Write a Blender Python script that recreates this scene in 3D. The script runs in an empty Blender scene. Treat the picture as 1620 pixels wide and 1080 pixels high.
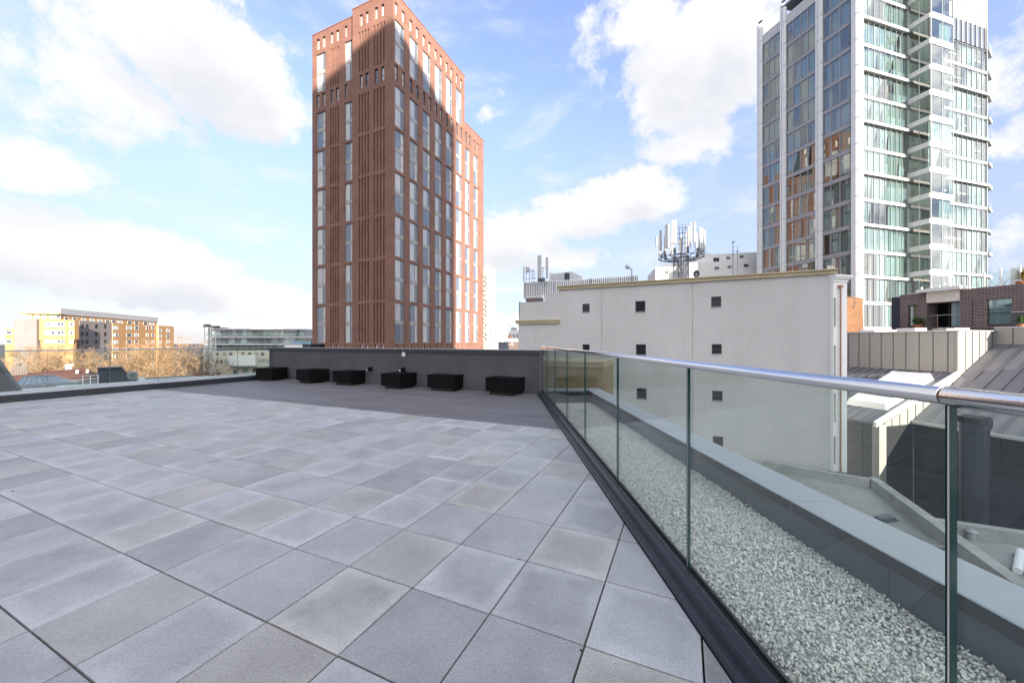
import bpy, bmesh, math, random
import numpy as np
from mathutils import Vector, Matrix, noise as mnoise

R = math.radians
rnd = random.Random(11)
sc = bpy.context.scene

# ------------------------------------------------------------------ camera
F, HZ, EYE = 598.0, 540.0, 1.38           # focal length and horizon of the photograph in its own pixels
cam_d = bpy.data.cameras.new('camera'); cam = bpy.data.objects.new('camera', cam_d)
sc.collection.objects.link(cam)
cam.location = (0, 0, EYE); cam.rotation_euler = (R(90), 0, 0)
cam_d.sensor_width = 36; cam_d.lens = 36 * F / 1620
cam_d.clip_start = 0.05; cam_d.clip_end = 6000
sc.camera = cam

# ------------------------------------------------------------------ exposure, sun, sky
sc.view_settings.view_transform = 'Standard'
sc.view_settings.look = 'None'
sc.view_settings.gamma = 1
sc.view_settings.exposure = 1.78
SUN_EL, SUN_AZ = 14.2, math.degrees(math.atan2(0.495, -0.870))     # azimuth clockwise from +Y
sd = bpy.data.lights.new('sun', 'SUN'); sun = bpy.data.objects.new('sun', sd)
sc.collection.objects.link(sun)
sd.energy = 4.8; sd.angle = R(0.55); sd.color = (1.0, 0.87, 0.73)
tosun = Vector((math.sin(R(SUN_AZ)) * math.cos(R(SUN_EL)), math.cos(R(SUN_AZ)) * math.cos(R(SUN_EL)), math.sin(R(SUN_EL))))
sun.rotation_euler = tosun.to_track_quat('Z', 'Y').to_euler()
sc.cycles.use_denoising = True
sc.cycles.max_bounces = 10
sc.cycles.transparent_max_bounces = 24
sc.cycles.caustics_reflective = False
sc.cycles.caustics_refractive = False
sc.cycles.sample_clamp_indirect = 6

SKY_STRENGTH = 0.15
world = bpy.data.worlds.new('World'); sc.world = world
world.use_nodes = True
wt = world.node_tree; wt.nodes.clear()

class NG:
    """tiny helper for writing node graphs as expressions"""
    def __init__(s, t): s.t = t
    def n(s, typ, **kw):
        nd = s.t.nodes.new(typ)
        for k, v in kw.items(): setattr(nd, k, v)
        return nd
    def put(s, sock, v):
        if hasattr(v, 'is_output'): s.t.links.new(v, sock)
        else: sock.default_value = v
    def m(s, op, a, b=0.0, c=None, clamp=False):
        nd = s.n('ShaderNodeMath', operation=op); nd.use_clamp = clamp
        s.put(nd.inputs[0], a); s.put(nd.inputs[1], b)
        if c is not None: s.put(nd.inputs[2], c)
        return nd.outputs[0]
    def v(s, op, a, b=(0, 0, 0), scale=None):
        nd = s.n('ShaderNodeVectorMath', operation=op)
        s.put(nd.inputs[0], a); s.put(nd.inputs[1], b)
        if scale is not None: s.put(nd.inputs['Scale'], scale)
        return nd.outputs['Value'] if op in ('DOT_PRODUCT', 'LENGTH', 'DISTANCE') else nd.outputs[0]
    def noise(s, vec, scale, detail=4, rough=0.5, dist=0.0):
        nd = s.n('ShaderNodeTexNoise'); s.put(nd.inputs['Vector'], vec)
        nd.inputs['Scale'].default_value = scale; nd.inputs['Detail'].default_value = detail
        nd.inputs['Roughness'].default_value = rough; nd.inputs['Distortion'].default_value = dist
        return nd.outputs['Fac']
    def ramp(s, x, a, b, lo=0.0, hi=1.0, smooth=True):
        nd = s.n('ShaderNodeMapRange', interpolation_type='SMOOTHSTEP' if smooth else 'LINEAR')
        s.put(nd.inputs['Value'], x); s.put(nd.inputs['From Min'], a); s.put(nd.inputs['From Max'], b)
        s.put(nd.inputs['To Min'], lo); s.put(nd.inputs['To Max'], hi)
        return nd.outputs[0]
    def mix(s, f, a, b, blend='MIX'):
        nd = s.n('ShaderNodeMix', data_type='RGBA', blend_type=blend)
        s.put(nd.inputs[0], f); s.put(nd.inputs[6], a); s.put(nd.inputs[7], b)
        return nd.outputs[2]
    def xyz(s, vec):
        nd = s.n('ShaderNodeSeparateXYZ'); s.put(nd.inputs[0], vec); return nd.outputs
    def comb(s, x, y, z):
        nd = s.n('ShaderNodeCombineXYZ')
        for i, q in enumerate((x, y, z)): s.put(nd.inputs[i], q)
        return nd.outputs[0]

def build_world():
    g = NG(wt)
    sky = g.n('ShaderNodeTexSky', sky_type='NISHITA'); sky.sun_disc = False
    sky.sun_elevation = R(SUN_EL); sky.sun_rotation = R(SUN_AZ)
    sky.altitude = 50; sky.air_density = 1.0; sky.dust_density = 0.6; sky.ozone_density = 2.0
    d = g.v('NORMALIZE', g.n('ShaderNodeTexCoord').outputs['Generated'])
    x, y, z = g.xyz(d)
    az = g.m('ARCTAN2', x, y); el = g.m('ARCSINE', z)
    def cloud_field(el_s):
        # cumulus banks, each at its own bearing and elevation (degrees)
        D = None
        for (a, e, sx, sy, k) in CLOUDS:
            p = g.m('MULTIPLY', g.m('SUBTRACT', az, R(a)), 1 / R(sx))
            q = g.m('MULTIPLY', g.m('SUBTRACT', el_s, R(e)), 1 / R(sy))
            r2 = g.m('ADD', g.m('MULTIPLY', p, p), g.m('MULTIPLY', q, q))
            f = g.m('MULTIPLY_ADD', r2, -k, k)
            D = f if D is None else g.m('MAXIMUM', D, f)
        behind = g.ramp(g.m('ABSOLUTE', az), R(64), R(90), -1.6, 0.75)      # broken cloud all round
        D = g.m('MAXIMUM', D, behind)
        low = g.ramp(el_s, R(0.0), R(7.0), 0.55, -2.2)                        # the far deck of cloud near the horizon
        return g.m('MAXIMUM', g.m('MAXIMUM', D, low), -1.1)
    D = cloud_field(el)
    E = cloud_field(g.m('ADD', el, R(4.0)))                                   # the same field a little higher up
    big = g.m('SUBTRACT', g.noise(g.v('MULTIPLY', d, (1, 1, 1.5)), 3.6, 12, 0.60, 0.35), 0.5)
    small = g.m('SUBTRACT', g.noise(d, 15.0, 10, 0.66, 0.2), 0.5)
    dens = g.m('ADD', g.m('MULTIPLY_ADD', big, 4.3, D), g.m('MULTIPLY', small, 2.5))
    alpha = g.ramp(dens, 0.0, 0.85)
    wisp = g.m('MULTIPLY', g.ramp(g.noise(g.v('MULTIPLY', d, (1.0, 1.0, 3.2)), 3.3, 9, 0.64, 0.5), 0.46, 0.82), 0.72)
    alpha = g.m('MAXIMUM', alpha, wisp)
    # a puff is bright where it bulges towards the sun and greyer where more cloud lies above it
    big_up = g.m('SUBTRACT', g.noise(g.v('ADD', g.v('MULTIPLY', d, (1, 1, 1.5)), (0.02, -0.03, 0.085)), 3.6, 12, 0.60, 0.35), 0.5)
    up = g.m('MULTIPLY_ADD', big_up, 4.3, E)
    shade = g.m('MULTIPLY', g.ramp(up, 0.2, 1.9, 0.0, 1.0), g.ramp(small, -0.2, 0.2, 0.75, 1.0))
    ccol = g.mix(shade, (2.04, 2.03, 2.04, 1), (1.58, 1.62, 1.76, 1))
    near_sun = g.ramp(g.v('DOT_PRODUCT', d, tuple(tosun)), 0.0, 0.9, 1.0, 3.0)    # cloud on the sun's side is brighter
    ccol = g.v('SCALE', ccol, scale=near_sun)
    k_h = g.ramp(el, R(0), R(34), 0.40, 0.86)
    col = g.v('MULTIPLY', g.v('SCALE', sky.outputs[0], scale=k_h), (1.02, 0.90, 1.05))
    col = g.mix(g.ramp(el, R(0), R(38), 0.60, 0.12), col, (1.50, 1.64, 2.0, 1))
    col = g.mix(alpha, col, ccol)
    bg = g.n('ShaderNodeBackground'); g.put(bg.inputs[0], col); bg.inputs[1].default_value = SKY_STRENGTH
    out = g.n('ShaderNodeOutputWorld'); wt.links.new(bg.outputs[0], out.inputs[0])

def sky_at(px, py, wx, wy, k=1.0):
    a = math.atan2(px - 810, F); e = math.atan2((HZ - py) * math.cos(a), F)
    return (math.degrees(a), math.degrees(e), wx, wy, k)
CLOUDS = [sky_at(330, 80, 11, 8, 1.3), sky_at(400, 150, 8, 5, 1.0), sky_at(90, 130, 12, 7, 0.9), sky_at(40, 260, 6.5, 3.2, 1.5),
          sky_at(40, 385, 13, 5.0, 1.6), sky_at(180, 425, 14, 4.2, 1.6), sky_at(350, 470, 13, 3.0, 1.5), sky_at(940, 335, 9.0, 4.2, 1.4),
          sky_at(1000, 318, 7, 4.4, 1.5), sky_at(810, 385, 8.5, 4.5, 0.8), sky_at(1090, 130, 12, 8.0, 1.3), sky_at(990, 60, 10, 6, 0.7),
          sky_at(1110, 215, 6.5, 3.2, 0.9), sky_at(1600, 110, 6, 5, 0.8), sky_at(1610, 215, 5, 3, 0.8), sky_at(1600, 385, 6, 3, 0.9),
          sky_at(790, 145, 2.4, 4.0, 0.2), sky_at(890, 410, 9, 2.2, 0.8), sky_at(540, 20, 7, 2.5, 0.3), (-62, 30, 14, 10, 0.6), (62, 25, 16, 14, 0.5)]
build_world()

# ------------------------------------------------------------------ materials
MATS = {}
def new_mat(name):
    m = bpy.data.materials.new(name); m.use_nodes = True; m.node_tree.nodes.clear()
    MATS[name] = m
    return m, NG(m.node_tree)
def finish(m, g, shader):
    o = g.n('ShaderNodeOutputMaterial'); m.node_tree.links.new(shader, o.inputs[0]); return m
def principled(g, col, rough=0.6, metal=0.0, bump=None, spec=0.5, bstr=0.3, bdist=0.02):
    p = g.n('ShaderNodeBsdfPrincipled')
    g.put(p.inputs['Base Color'], col); g.put(p.inputs['Roughness'], rough); g.put(p.inputs['Metallic'], metal)
    p.inputs['Specular IOR Level'].default_value = spec
    if bump is not None:
        b = g.n('ShaderNodeBump'); b.inputs['Strength'].default_value = bstr; b.inputs['Distance'].default_value = bdist
        g.put(b.inputs['Height'], bump); g.put(p.inputs['Normal'], b.outputs[0])
    return p.outputs[0]
def c4(c, k=1.0): return (c[0] * k, c[1] * k, c[2] * k, 1)
def coords(g, kind='Object'): return g.n('ShaderNodeTexCoord').outputs[kind]

def plain(name, col, rough=0.6, metal=0.0, var=0.12, scale=1.5, bump=0.0, bscale=60, stretch=(1, 1, 1), spec=0.5):
    """a painted / metal / plaster surface with slight uneven colour, streaks and grain"""
    m, g = new_mat(name)
    co = g.v('MULTIPLY', coords(g), stretch)
    n = g.noise(co, scale, 6, 0.6)
    n2 = g.noise(co, scale * 9, 4, 0.6)
    k = g.ramp(g.m('ADD', g.m('MULTIPLY', n, 0.7), g.m('MULTIPLY', n2, 0.3)), 0.3, 0.7, 1 - var, 1 + var, False)
    col_ = g.v('SCALE', c4(col)[:3], scale=k)
    r = g.ramp(n2, 0.3, 0.7, max(0.02, rough - 0.08), min(1, rough + 0.08), False)
    bp = g.noise(coords(g), bscale, 4, 0.6) if bump > 0 else None
    return finish(m, g, principled(g, col_, r, metal, bp, spec, bump, 0.01))

def brick_mat(name, c1, c2, mortar, w=0.225, h=0.075, var=0.35, mort=0.010, bump=0.5):
    m, g = new_mat(name)
    x, y, z = g.xyz(coords(g))
    uv = g.comb(g.m('ADD', x, y), z, 0.0)
    b = g.n('ShaderNodeTexBrick'); g.put(b.inputs['Vector'], uv)
    b.inputs['Color1'].default_value = c4(c1); b.inputs['Color2'].default_value = c4(c2); b.inputs['Mortar'].default_value = c4(mortar)
    b.inputs['Scale'].default_value = 1; b.inputs['Mortar Size'].default_value = mort
    b.inputs['Brick Width'].default_value = w; b.inputs['Row Height'].default_value = h
    big = g.noise(coords(g), 0.5, 5, 0.6)
    band = g.noise(g.comb(0.0, 0.0, z), 5.0, 4, 0.7)
    k = g.ramp(g.m('ADD', g.m('MULTIPLY', big, 0.6), g.m('MULTIPLY', band, 0.4)), 0.32, 0.68, 1 - var * 0.5, 1 + var * 0.5, False)
    col = g.v('SCALE', b.outputs['Color'], scale=k)
    return finish(m, g, principled(g, col, 0.85, 0, g.m('SUBTRACT', 1.0, b.outputs['Fac']), 0.3, bump, 0.01))

def clear_glass(name, tint=(0.93, 0.97, 0.955), base=0.0, dirt=0.0):
    """thin clear glass: tinted see-through plus Fresnel reflection, the same from both sides"""
    m, g = new_mat(name)
    geo = g.n('ShaderNodeNewGeometry')
    fr = g.n('ShaderNodeFresnel'); g.put(fr.inputs['IOR'], g.m('MULTIPLY_ADD', geo.outputs['Backfacing'], 1 / 1.5 - 1.5, 1.5))
    f = g.m('ADD', fr.outputs[0], base, clamp=True)
    tr = g.n('ShaderNodeBsdfTransparent'); tr.inputs[0].default_value = c4(tint)
    gl = g.n('ShaderNodeBsdfGlossy'); gl.inputs['Roughness'].default_value = 0.0; gl.inputs[0].default_value = (0.95, 0.98, 0.97, 1)
    mx = g.n('ShaderNodeMixShader'); g.put(mx.inputs[0], f)
    m.node_tree.links.new(tr.outputs[0], mx.inputs[1]); m.node_tree.links.new(gl.outputs[0], mx.inputs[2])
    sh = mx.outputs[0]
    if dirt > 0:
        n = g.noise(g.v('MULTIPLY', coords(g), (3, 3, 0.6)), 4, 8, 0.7)
        df = g.n('ShaderNodeBsdfDiffuse'); df.inputs[0].default_value = (0.6, 0.64, 0.62, 1)
        m2 = g.n('ShaderNodeMixShader'); g.put(m2.inputs[0], g.ramp(n, 0.52, 0.85, dirt * 0.3, dirt * 7.0))
        m.node_tree.links.new(sh, m2.inputs[1]); m.node_tree.links.new(df.outputs[0], m2.inputs[2]); sh = m2.outputs[0]
    return finish(m, g, sh)

def pane_mat(name, dark, pale, refl=1.9, streak=6.0, rough=0.03):
    """window glass of a far building with blinds and dim rooms behind it, different in every window"""
    m, g = new_mat(name)
    oi = g.n('ShaderNodeObjectInfo').outputs['Random']
    at = g.n('ShaderNodeAttribute', attribute_name='tint').outputs['Fac']
    r = g.m('FRACT', g.m('ADD', g.m('MULTIPLY', oi, 7.13), g.m('MULTIPLY', at, 3.7)))
    x, y, z = g.xyz(coords(g))
    st = g.noise(g.comb(g.m('ADD', x, y), g.m('MULTIPLY', oi, 50.0), g.m('MULTIPLY', z, 0.08)), streak, 3, 0.6)
    blind = g.m('MULTIPLY', g.ramp(r, 0.42, 0.62), g.ramp(st, 0.25, 0.6, 0.55, 1.0))
    col = g.mix(blind, c4(dark), c4(pale))
    df = g.n('ShaderNodeBsdfDiffuse'); g.put(df.inputs[0], col)
    fr = g.n('ShaderNodeFresnel'); fr.inputs['IOR'].default_value = refl
    nb = g.n('ShaderNodeBump'); nb.inputs['Strength'].default_value = 0.02; nb.inputs['Distance'].default_value = 0.3
    g.put(nb.inputs['Height'], g.noise(coords(g), 0.7, 2))
    gl = g.n('ShaderNodeBsdfGlossy'); gl.inputs['Roughness'].default_value = rough
    g.put(gl.inputs['Normal'], nb.outputs[0])
    mx = g.n('ShaderNodeMixShader'); g.put(mx.inputs[0], fr.outputs[0])
    m.node_tree.links.new(df.outputs[0], mx.inputs[1]); m.node_tree.links.new(gl.outputs[0], mx.inputs[2])
    return finish(m, g, mx.outputs[0])

def slab_mat():
    """riven concrete paving: every slab its own grey, mottling, wear in the middle, fine textured face"""
    m, g = new_mat('paving_slab')
    co = coords(g)
    at = g.n('ShaderNodeAttribute', attribute_name='tint')
    t = at.outputs['Fac']
    off = g.comb(g.m('MULTIPLY', t, 91.0), g.m('MULTIPLY', t, 37.0), 0.0)
    cl = g.noise(g.v('ADD', co, off), 2.1, 5, 0.55)
    fine = g.noise(co, 95, 5, 0.65)
    mid = g.noise(co, 22, 4, 0.6)
    k = g.ramp(cl, 0.30, 0.70, 0.82, 1.13, False)
    k = g.m('MULTIPLY', k, g.ramp(fine, 0.3, 0.7, 0.78, 1.18, False))
    k = g.m('MULTIPLY', k, g.ramp(mid, 0.3, 0.7, 0.95, 1.05, False))
    tone = g.ramp(t, 0.0, 1.0, 0.86, 1.06, False)
    ed = g.n('ShaderNodeAttribute', attribute_name='edge').outputs['Fac']
    ew = g.ramp(g.m('ADD', ed, g.m('MULTIPLY', g.m('SUBTRACT', g.noise(co, 5.0, 6, 0.65), 0.5), 1.1)), 0.25, 0.95, 0.0, 1.0)
    pale = g.m('MULTIPLY', ew, g.ramp(g.m('FRACT', g.m('MULTIPLY', t, 29.7)), 0.15, 0.95, 0.0, 0.21))
    k = g.m('MULTIPLY', k, tone)
    warm = g.ramp(g.m('FRACT', g.m('MULTIPLY', t, 17.3)), 0.62, 0.98)
    col = g.mix(warm, (0.408, 0.405, 0.414, 1), (0.415, 0.394, 0.372, 1))
    stain = g.ramp(g.noise(g.v('ADD', co, off), 1.5, 7, 0.68), 0.54, 0.74, 1.0, 0.76)
    col = g.v('SCALE', g.v('SCALE', col, scale=k), scale=g.m('MULTIPLY', stain, g.m('MULTIPLY_ADD', pale, 1.0, 0.93)))
    h = g.m('ADD', g.m('MULTIPLY', mid, 0.6), fine)
    return finish(m, g, principled(g, col, 0.62, 0, h, 0.45, 0.85, 0.008))

def deck_mat():
    m, g = new_mat('deck_board')
    x, y, z = g.xyz(coords(g))
    at = g.n('ShaderNodeAttribute', attribute_name='tint').outputs['Fac']
    gr = g.noise(g.comb(g.m('MULTIPLY', x, 0.7), g.m('MULTIPLY', y, 26.0), g.m('MULTIPLY', at, 40.0)), 2.2, 6, 0.65)
    pt = g.noise(g.v('MULTIPLY', coords(g), (0.6, 1.6, 1)), 1.3, 6, 0.65)
    k = g.m('MULTIPLY', g.ramp(gr, 0.3, 0.7, 0.86, 1.10, False), g.ramp(at, 0, 1, 0.88, 1.08, False))
    k = g.m('MULTIPLY', k, g.ramp(pt, 0.35, 0.7, 0.88, 1.10))
    col = g.v('SCALE', (0.155, 0.145, 0.150), scale=k)
    groove = g.m('ABSOLUTE', g.m('SINE', g.m('MULTIPLY', y, 2 * math.pi / 0.028)))
    return finish(m, g, principled(g, col, g.ramp(gr, 0.3, 0.7, 0.42, 0.58, False), 0, g.m('ADD', groove, g.m('MULTIPLY', gr, 0.5)), 0.4, 0.35, 0.004))

def gravel_mat():
    m, g = new_mat('gravel_stone')
    at = g.n('ShaderNodeAttribute', attribute_name='tint').outputs['Fac']
    n = g.noise(coords(g), 90, 4, 0.6)
    r = g.n('ShaderNodeValToRGB'); g.put(r.inputs[0], at)
    cr = r.color_ramp; cr.elements[0].color = (0.26, 0.26, 0.25, 1); cr.elements[1].color = (0.86, 0.82, 0.75, 1)
    for p, c in ((0.14, (0.42, 0.40, 0.37, 1)), (0.5, (0.64, 0.61, 0.565, 1)), (0.8, (0.77, 0.735, 0.68, 1))):
        e = cr.elements.new(p); e.color = c
    col = g.v('SCALE', r.outputs[0], scale=g.ramp(n, 0.3, 0.7, 0.85, 1.12, False))
    return finish(m, g, principled(g, col, 0.75, 0, n, 0.4, 0.2, 0.002))

def seam_metal(name, col, var=0.10, rough=0.5):
    return plain(name, col, rough, 0.25, var, 0.6, 0, 60, (1, 1, 0.35))

slab_mat(); deck_mat(); gravel_mat()
plain('joint_dark', (0.02, 0.02, 0.022), 0.9, bump=0.3)
plain('navy_paint', (0.022, 0.023, 0.030), 0.32, 0.0, 0.25, 5, 0.06, 160)
plain('black_rubber', (0.008, 0.008, 0.009), 0.6)
plain('planter_black', (0.004, 0.004, 0.0045), 0.75, 0, 0.3, 6, 0.25, 60, spec=0.12)
plain('steel_polished', (0.78, 0.77, 0.77), 0.15, 1.0, 0.06, 9, 0.04, 200, (1, 0.05, 1))
plain('rust_brown', (0.16, 0.07, 0.035), 0.8)
clear_glass('balustrade_glass', (0.905, 0.952, 0.932), 0.0, 0.006)
plain('glass_edge', (0.010, 0.055, 0.055), 0.08)
plain('gap_seal', (0.50, 0.49, 0.45), 0.5)
plain('render_dark', (0.062, 0.060, 0.068), 0.75, 0, 0.28, 1.1, 0.25, 60)
plain('coping_metal', (0.37, 0.385, 0.40), 0.48, 0.15, 0.10, 1.1, 0.03, 200)
plain('upstand_metal', (0.115, 0.130, 0.150), 0.42, 0.35, 0.14, 1.4, 0.03, 150)
plain('fascia_dark', (0.042, 0.045, 0.050), 0.4, 0.3)
plain('gravel_bed', (0.36, 0.355, 0.34), 0.9, 0, 0.4, 30, 0.9, 45)
brick_mat('red_brick', (0.225, 0.104, 0.076), (0.155, 0.071, 0.056), (0.205, 0.140, 0.112), var=0.46)
plain('brick_coping', (0.26, 0.12, 0.08), 0.7)
plain('frame_beige', (0.30, 0.285, 0.265), 0.45, 0.1)
plain('frame_dark', (0.03, 0.032, 0.036), 0.4)
plain('blank_white', (0.62, 0.58, 0.53), 0.7)
pane_mat('tower_pane', (0.11, 0.14, 0.19), (0.44, 0.44, 0.44), 2.3)
pane_mat('office_pane', (0.03, 0.06, 0.06), (0.30, 0.40, 0.36), 1.8)
pane_mat('far_pane', (0.06, 0.075, 0.09), (0.38, 0.42, 0.42), 1.7)
pane_mat('dark_pane', (0.008, 0.010, 0.011), (0.035, 0.038, 0.04), 1.32)
plain('white_column', (0.74, 0.75, 0.76), 0.38, 0.1, 0.05, 0.6)
plain('plate_grey', (0.30, 0.32, 0.31), 0.7)
plain('white_slab', (0.66, 0.66, 0.65), 0.5, 0, 0.06)
plain('alu_light', (0.50, 0.51, 0.53), 0.4, 0.4, 0.08)
plain('frame_grey', (0.34, 0.345, 0.37), 0.4, 0.3)
plain('bay_inner', (0.10, 0.15, 0.15), 0.6, 0, 0.5, 0.6)
plain('alu_mid', (0.28, 0.29, 0.31), 0.4, 0.4, 0.08)
clear_glass('tower_glass', (0.80, 0.92, 0.90), 0.14)
plain('curtain_cloth', (0.195, 0.245, 0.240), 0.9, 0, 0.10, 2.0, 0, 60, (6, 6, 0.1))
plain('interior_wall', (0.20, 0.21, 0.19), 0.9, 0, 0.35, 0.35)
plain('interior_brown', (0.26, 0.19, 0.13), 0.8, 0, 0.35, 0.6)
def render_mat():
    m, g = new_mat('white_render')
    x, y, z = g.xyz(coords(g))
    big = g.noise(g.comb(x, y, g.m('MULTIPLY', z, 0.6)), 0.28, 6, 0.6)
    streak = g.noise(g.comb(g.m('MULTIPLY', x, 0.9), y, g.m('MULTIPLY', z, 0.10)), 0.9, 7, 0.70)
    patch = g.noise(coords(g), 1.1, 7, 0.7)
    k = g.m('MULTIPLY', g.ramp(big, 0.3, 0.7, 0.93, 1.05, False), g.ramp(streak, 0.40, 0.80, 1.015, 0.94))
    k = g.m('MULTIPLY', k, g.ramp(patch, 0.35, 0.65, 0.97, 1.03, False))
    col = g.v('SCALE', (0.515, 0.497, 0.483), scale=k)
    return finish(m, g, principled(g, col, 0.85, 0, g.noise(coords(g), 30, 4, 0.6), 0.3, 0.2, 0.01))
render_mat()
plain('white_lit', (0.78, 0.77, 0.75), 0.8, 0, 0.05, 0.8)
plain('stone_beige', (0.46, 0.38, 0.25), 0.8, 0, 0.14, 0.8)
plain('screen_slat', (0.66, 0.66, 0.66), 0.45, 0.2)
plain('shadow_gap', (0.05, 0.052, 0.06), 0.8)
plain('antenna_grey', (0.42, 0.43, 0.44), 0.55)
plain('steel_dark', (0.10, 0.11, 0.13), 0.5, 0.4)
plain('steel_galv', (0.34, 0.34, 0.35), 0.5, 0.5)
brick_mat('orange_brick', (0.125, 0.052, 0.024), (0.06, 0.026, 0.015), (0.20, 0.115, 0.06), 0.36, 0.19, 0.35, 0.034)
brick_mat('brown_brick', (0.125, 0.080, 0.078), (0.045, 0.034, 0.038), (0.30, 0.25, 0.24), 0.42, 0.125, 0.35, 0.020)
brick_mat('yellow_brick', (0.34, 0.25, 0.13), (0.26, 0.19, 0.10), (0.30, 0.26, 0.19), 0.225, 0.075, 0.4)
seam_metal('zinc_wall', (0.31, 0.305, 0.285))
seam_metal('zinc_roof', (0.155, 0.155, 0.170), 0.12)
plain('seam_dark', (0.06, 0.06, 0.066), 0.6, 0.2)
plain('dark_cladding_and_shade', (0.005, 0.006, 0.009), 0.55, 0.1, 0.2, 0.4)
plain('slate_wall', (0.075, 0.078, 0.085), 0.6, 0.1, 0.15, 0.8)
plain('roof_membrane', (0.245, 0.248, 0.232), 0.5, 0, 0.55, 0.30, 0.3, 8)
plain('concrete_curb', (0.30, 0.30, 0.285), 0.8, 0, 0.38, 0.9, 0.2, 20)
plain('curtain_blue', (0.24, 0.33, 0.36), 0.9, 0, 0.15, 3, 0, 60, (5, 5, 0.1))
plain('leaf_green', (0.05, 0.12, 0.03), 0.6)
plain('leaf_yellow', (0.22, 0.19, 0.04), 0.7)
plain('terracotta', (0.30, 0.12, 0.06), 0.8)
plain('copper_pipe', (0.36, 0.21, 0.14), 0.5, 0.2)
plain('ochre_panel', (0.33, 0.19, 0.085), 0.6, 0, 0.10, 0.4)
plain('grey_brick', (0.17, 0.155, 0.155), 0.85, 0, 0.12, 0.5)
plain('grey_roof', (0.30, 0.31, 0.325), 0.6, 0.1, 0.08)
plain('balcony_floor', (0.40, 0.24, 0.09), 0.7)
plain('bark_pale', (0.30, 0.23, 0.15), 0.9, 0, 0.35, 2)
plain('twig_tan', (0.27, 0.165, 0.095), 0.9, 0, 0.35, 0.8)
plain('bark_dark', (0.06, 0.055, 0.055), 0.9)
plain('roof_tile_red', (0.115, 0.040, 0.030), 0.8, 0, 0.3, 0.9, 0.3, 12)
plain('skylight_white', (0.62, 0.64, 0.66), 0.35, 0.1)
plain('lantern_glass', (0.26, 0.30, 0.33), 0.15, 0.2, 0.3, 0.8)
plain('far_white', (0.72, 0.71, 0.68), 0.8, 0, 0.06, 0.2)
plain('far_cream', (0.58, 0.52, 0.42), 0.8, 0, 0.08, 0.2)
plain('far_blue', (0.22, 0.38, 0.50), 0.3, 0.1, 0.15, 0.3)
plain('far_grey', (0.34, 0.34, 0.34), 0.8, 0, 0.1, 0.3)
plain('navy_panel', (0.018, 0.024, 0.042), 0.45)
plain('asphalt', (0.05, 0.05, 0.052), 0.9, 0, 0.2, 0.2)
plain('spot_lens', (0.5, 0.5, 0.48), 0.2)
plain('moss', (0.035, 0.055, 0.02), 0.95, 0, 0.4, 40, 0.5, 90)
plain('grey_plastic', (0.42, 0.42, 0.43), 0.5)

# ------------------------------------------------------------------ building helpers
GA = R(24.4)                              # the terrace, the white block and the brick tower share one grid
TB = R(15.9)                              # the glass tower, the zinc roofs and the brown house share another
class Frame:
    """a horizontal frame: local x, local y turned by rot about z, world z kept"""
    def __init__(s, ox, oy, rot): s.o = (ox, oy); s.rot = rot; s.c = math.cos(rot); s.s = math.sin(rot)
    def w(s, x, y, z=0.0): return (s.o[0] + x * s.c - y * s.s, s.o[1] + x * s.s + y * s.c, z)
    def inv(s, X, Y):
        dx, dy = X - s.o[0], Y - s.o[1]
        return (dx * s.c + dy * s.s, -dx * s.s + dy * s.c)
    # where the line of sight of the photograph's column px crosses the plane local y = ly
    def t(s, px, ly=0.0):
        tx = (px - 810) / F
        # point (tx*t, t); local y = -(X-ox)*s + (Y-oy)*c
        den = -tx * s.s + s.c
        return (ly - s.o[0] * s.s + s.o[1] * s.c) / den
    def x(s, px, ly=0.0):
        t = s.t(px, ly); return s.inv((px - 810) / F * t, t)[0]
    def z(s, px, py, ly=0.0): return EYE + (HZ - py) / F * s.t(px, ly)
    # the same for the plane local x = lx
    def tx_(s, px, lx=0.0):
        tx = (px - 810) / F
        return (lx + s.o[0] * s.c + s.o[1] * s.s) / (tx * s.c + s.s)
    def y(s, px, lx=0.0):
        t = s.tx_(px, lx); return s.inv((px - 810) / F * t, t)[1]
    def zy(s, px, py, lx=0.0): return EYE + (HZ - py) / F * s.tx_(px, lx)
WORLD = Frame(0, 0, 0)
GRID = Frame(0, 0, -GA)                   # local x = right along the back wall, local y = away from the terrace

ORI = {}                                  # object -> (world origin, rot) so that parts can be placed exactly
def thing(name, label, cat, at=(0, 0, 0), rot=0.0, group=None):
    o = bpy.data.objects.new(name, None); sc.collection.objects.link(o)
    o.empty_display_size = 0.3
    o.location = at; o.rotation_euler = (0, 0, rot)
    ORI[o] = (Vector(at), rot)
    o['label'] = label; o['category'] = cat
    if group: o['group'] = group
    return o
def tag(o, label, cat, group=None, kind=None):
    o['label'] = label
    if cat: o['category'] = cat
    if group: o['group'] = group
    if kind: o['kind'] = kind
    return o

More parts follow.
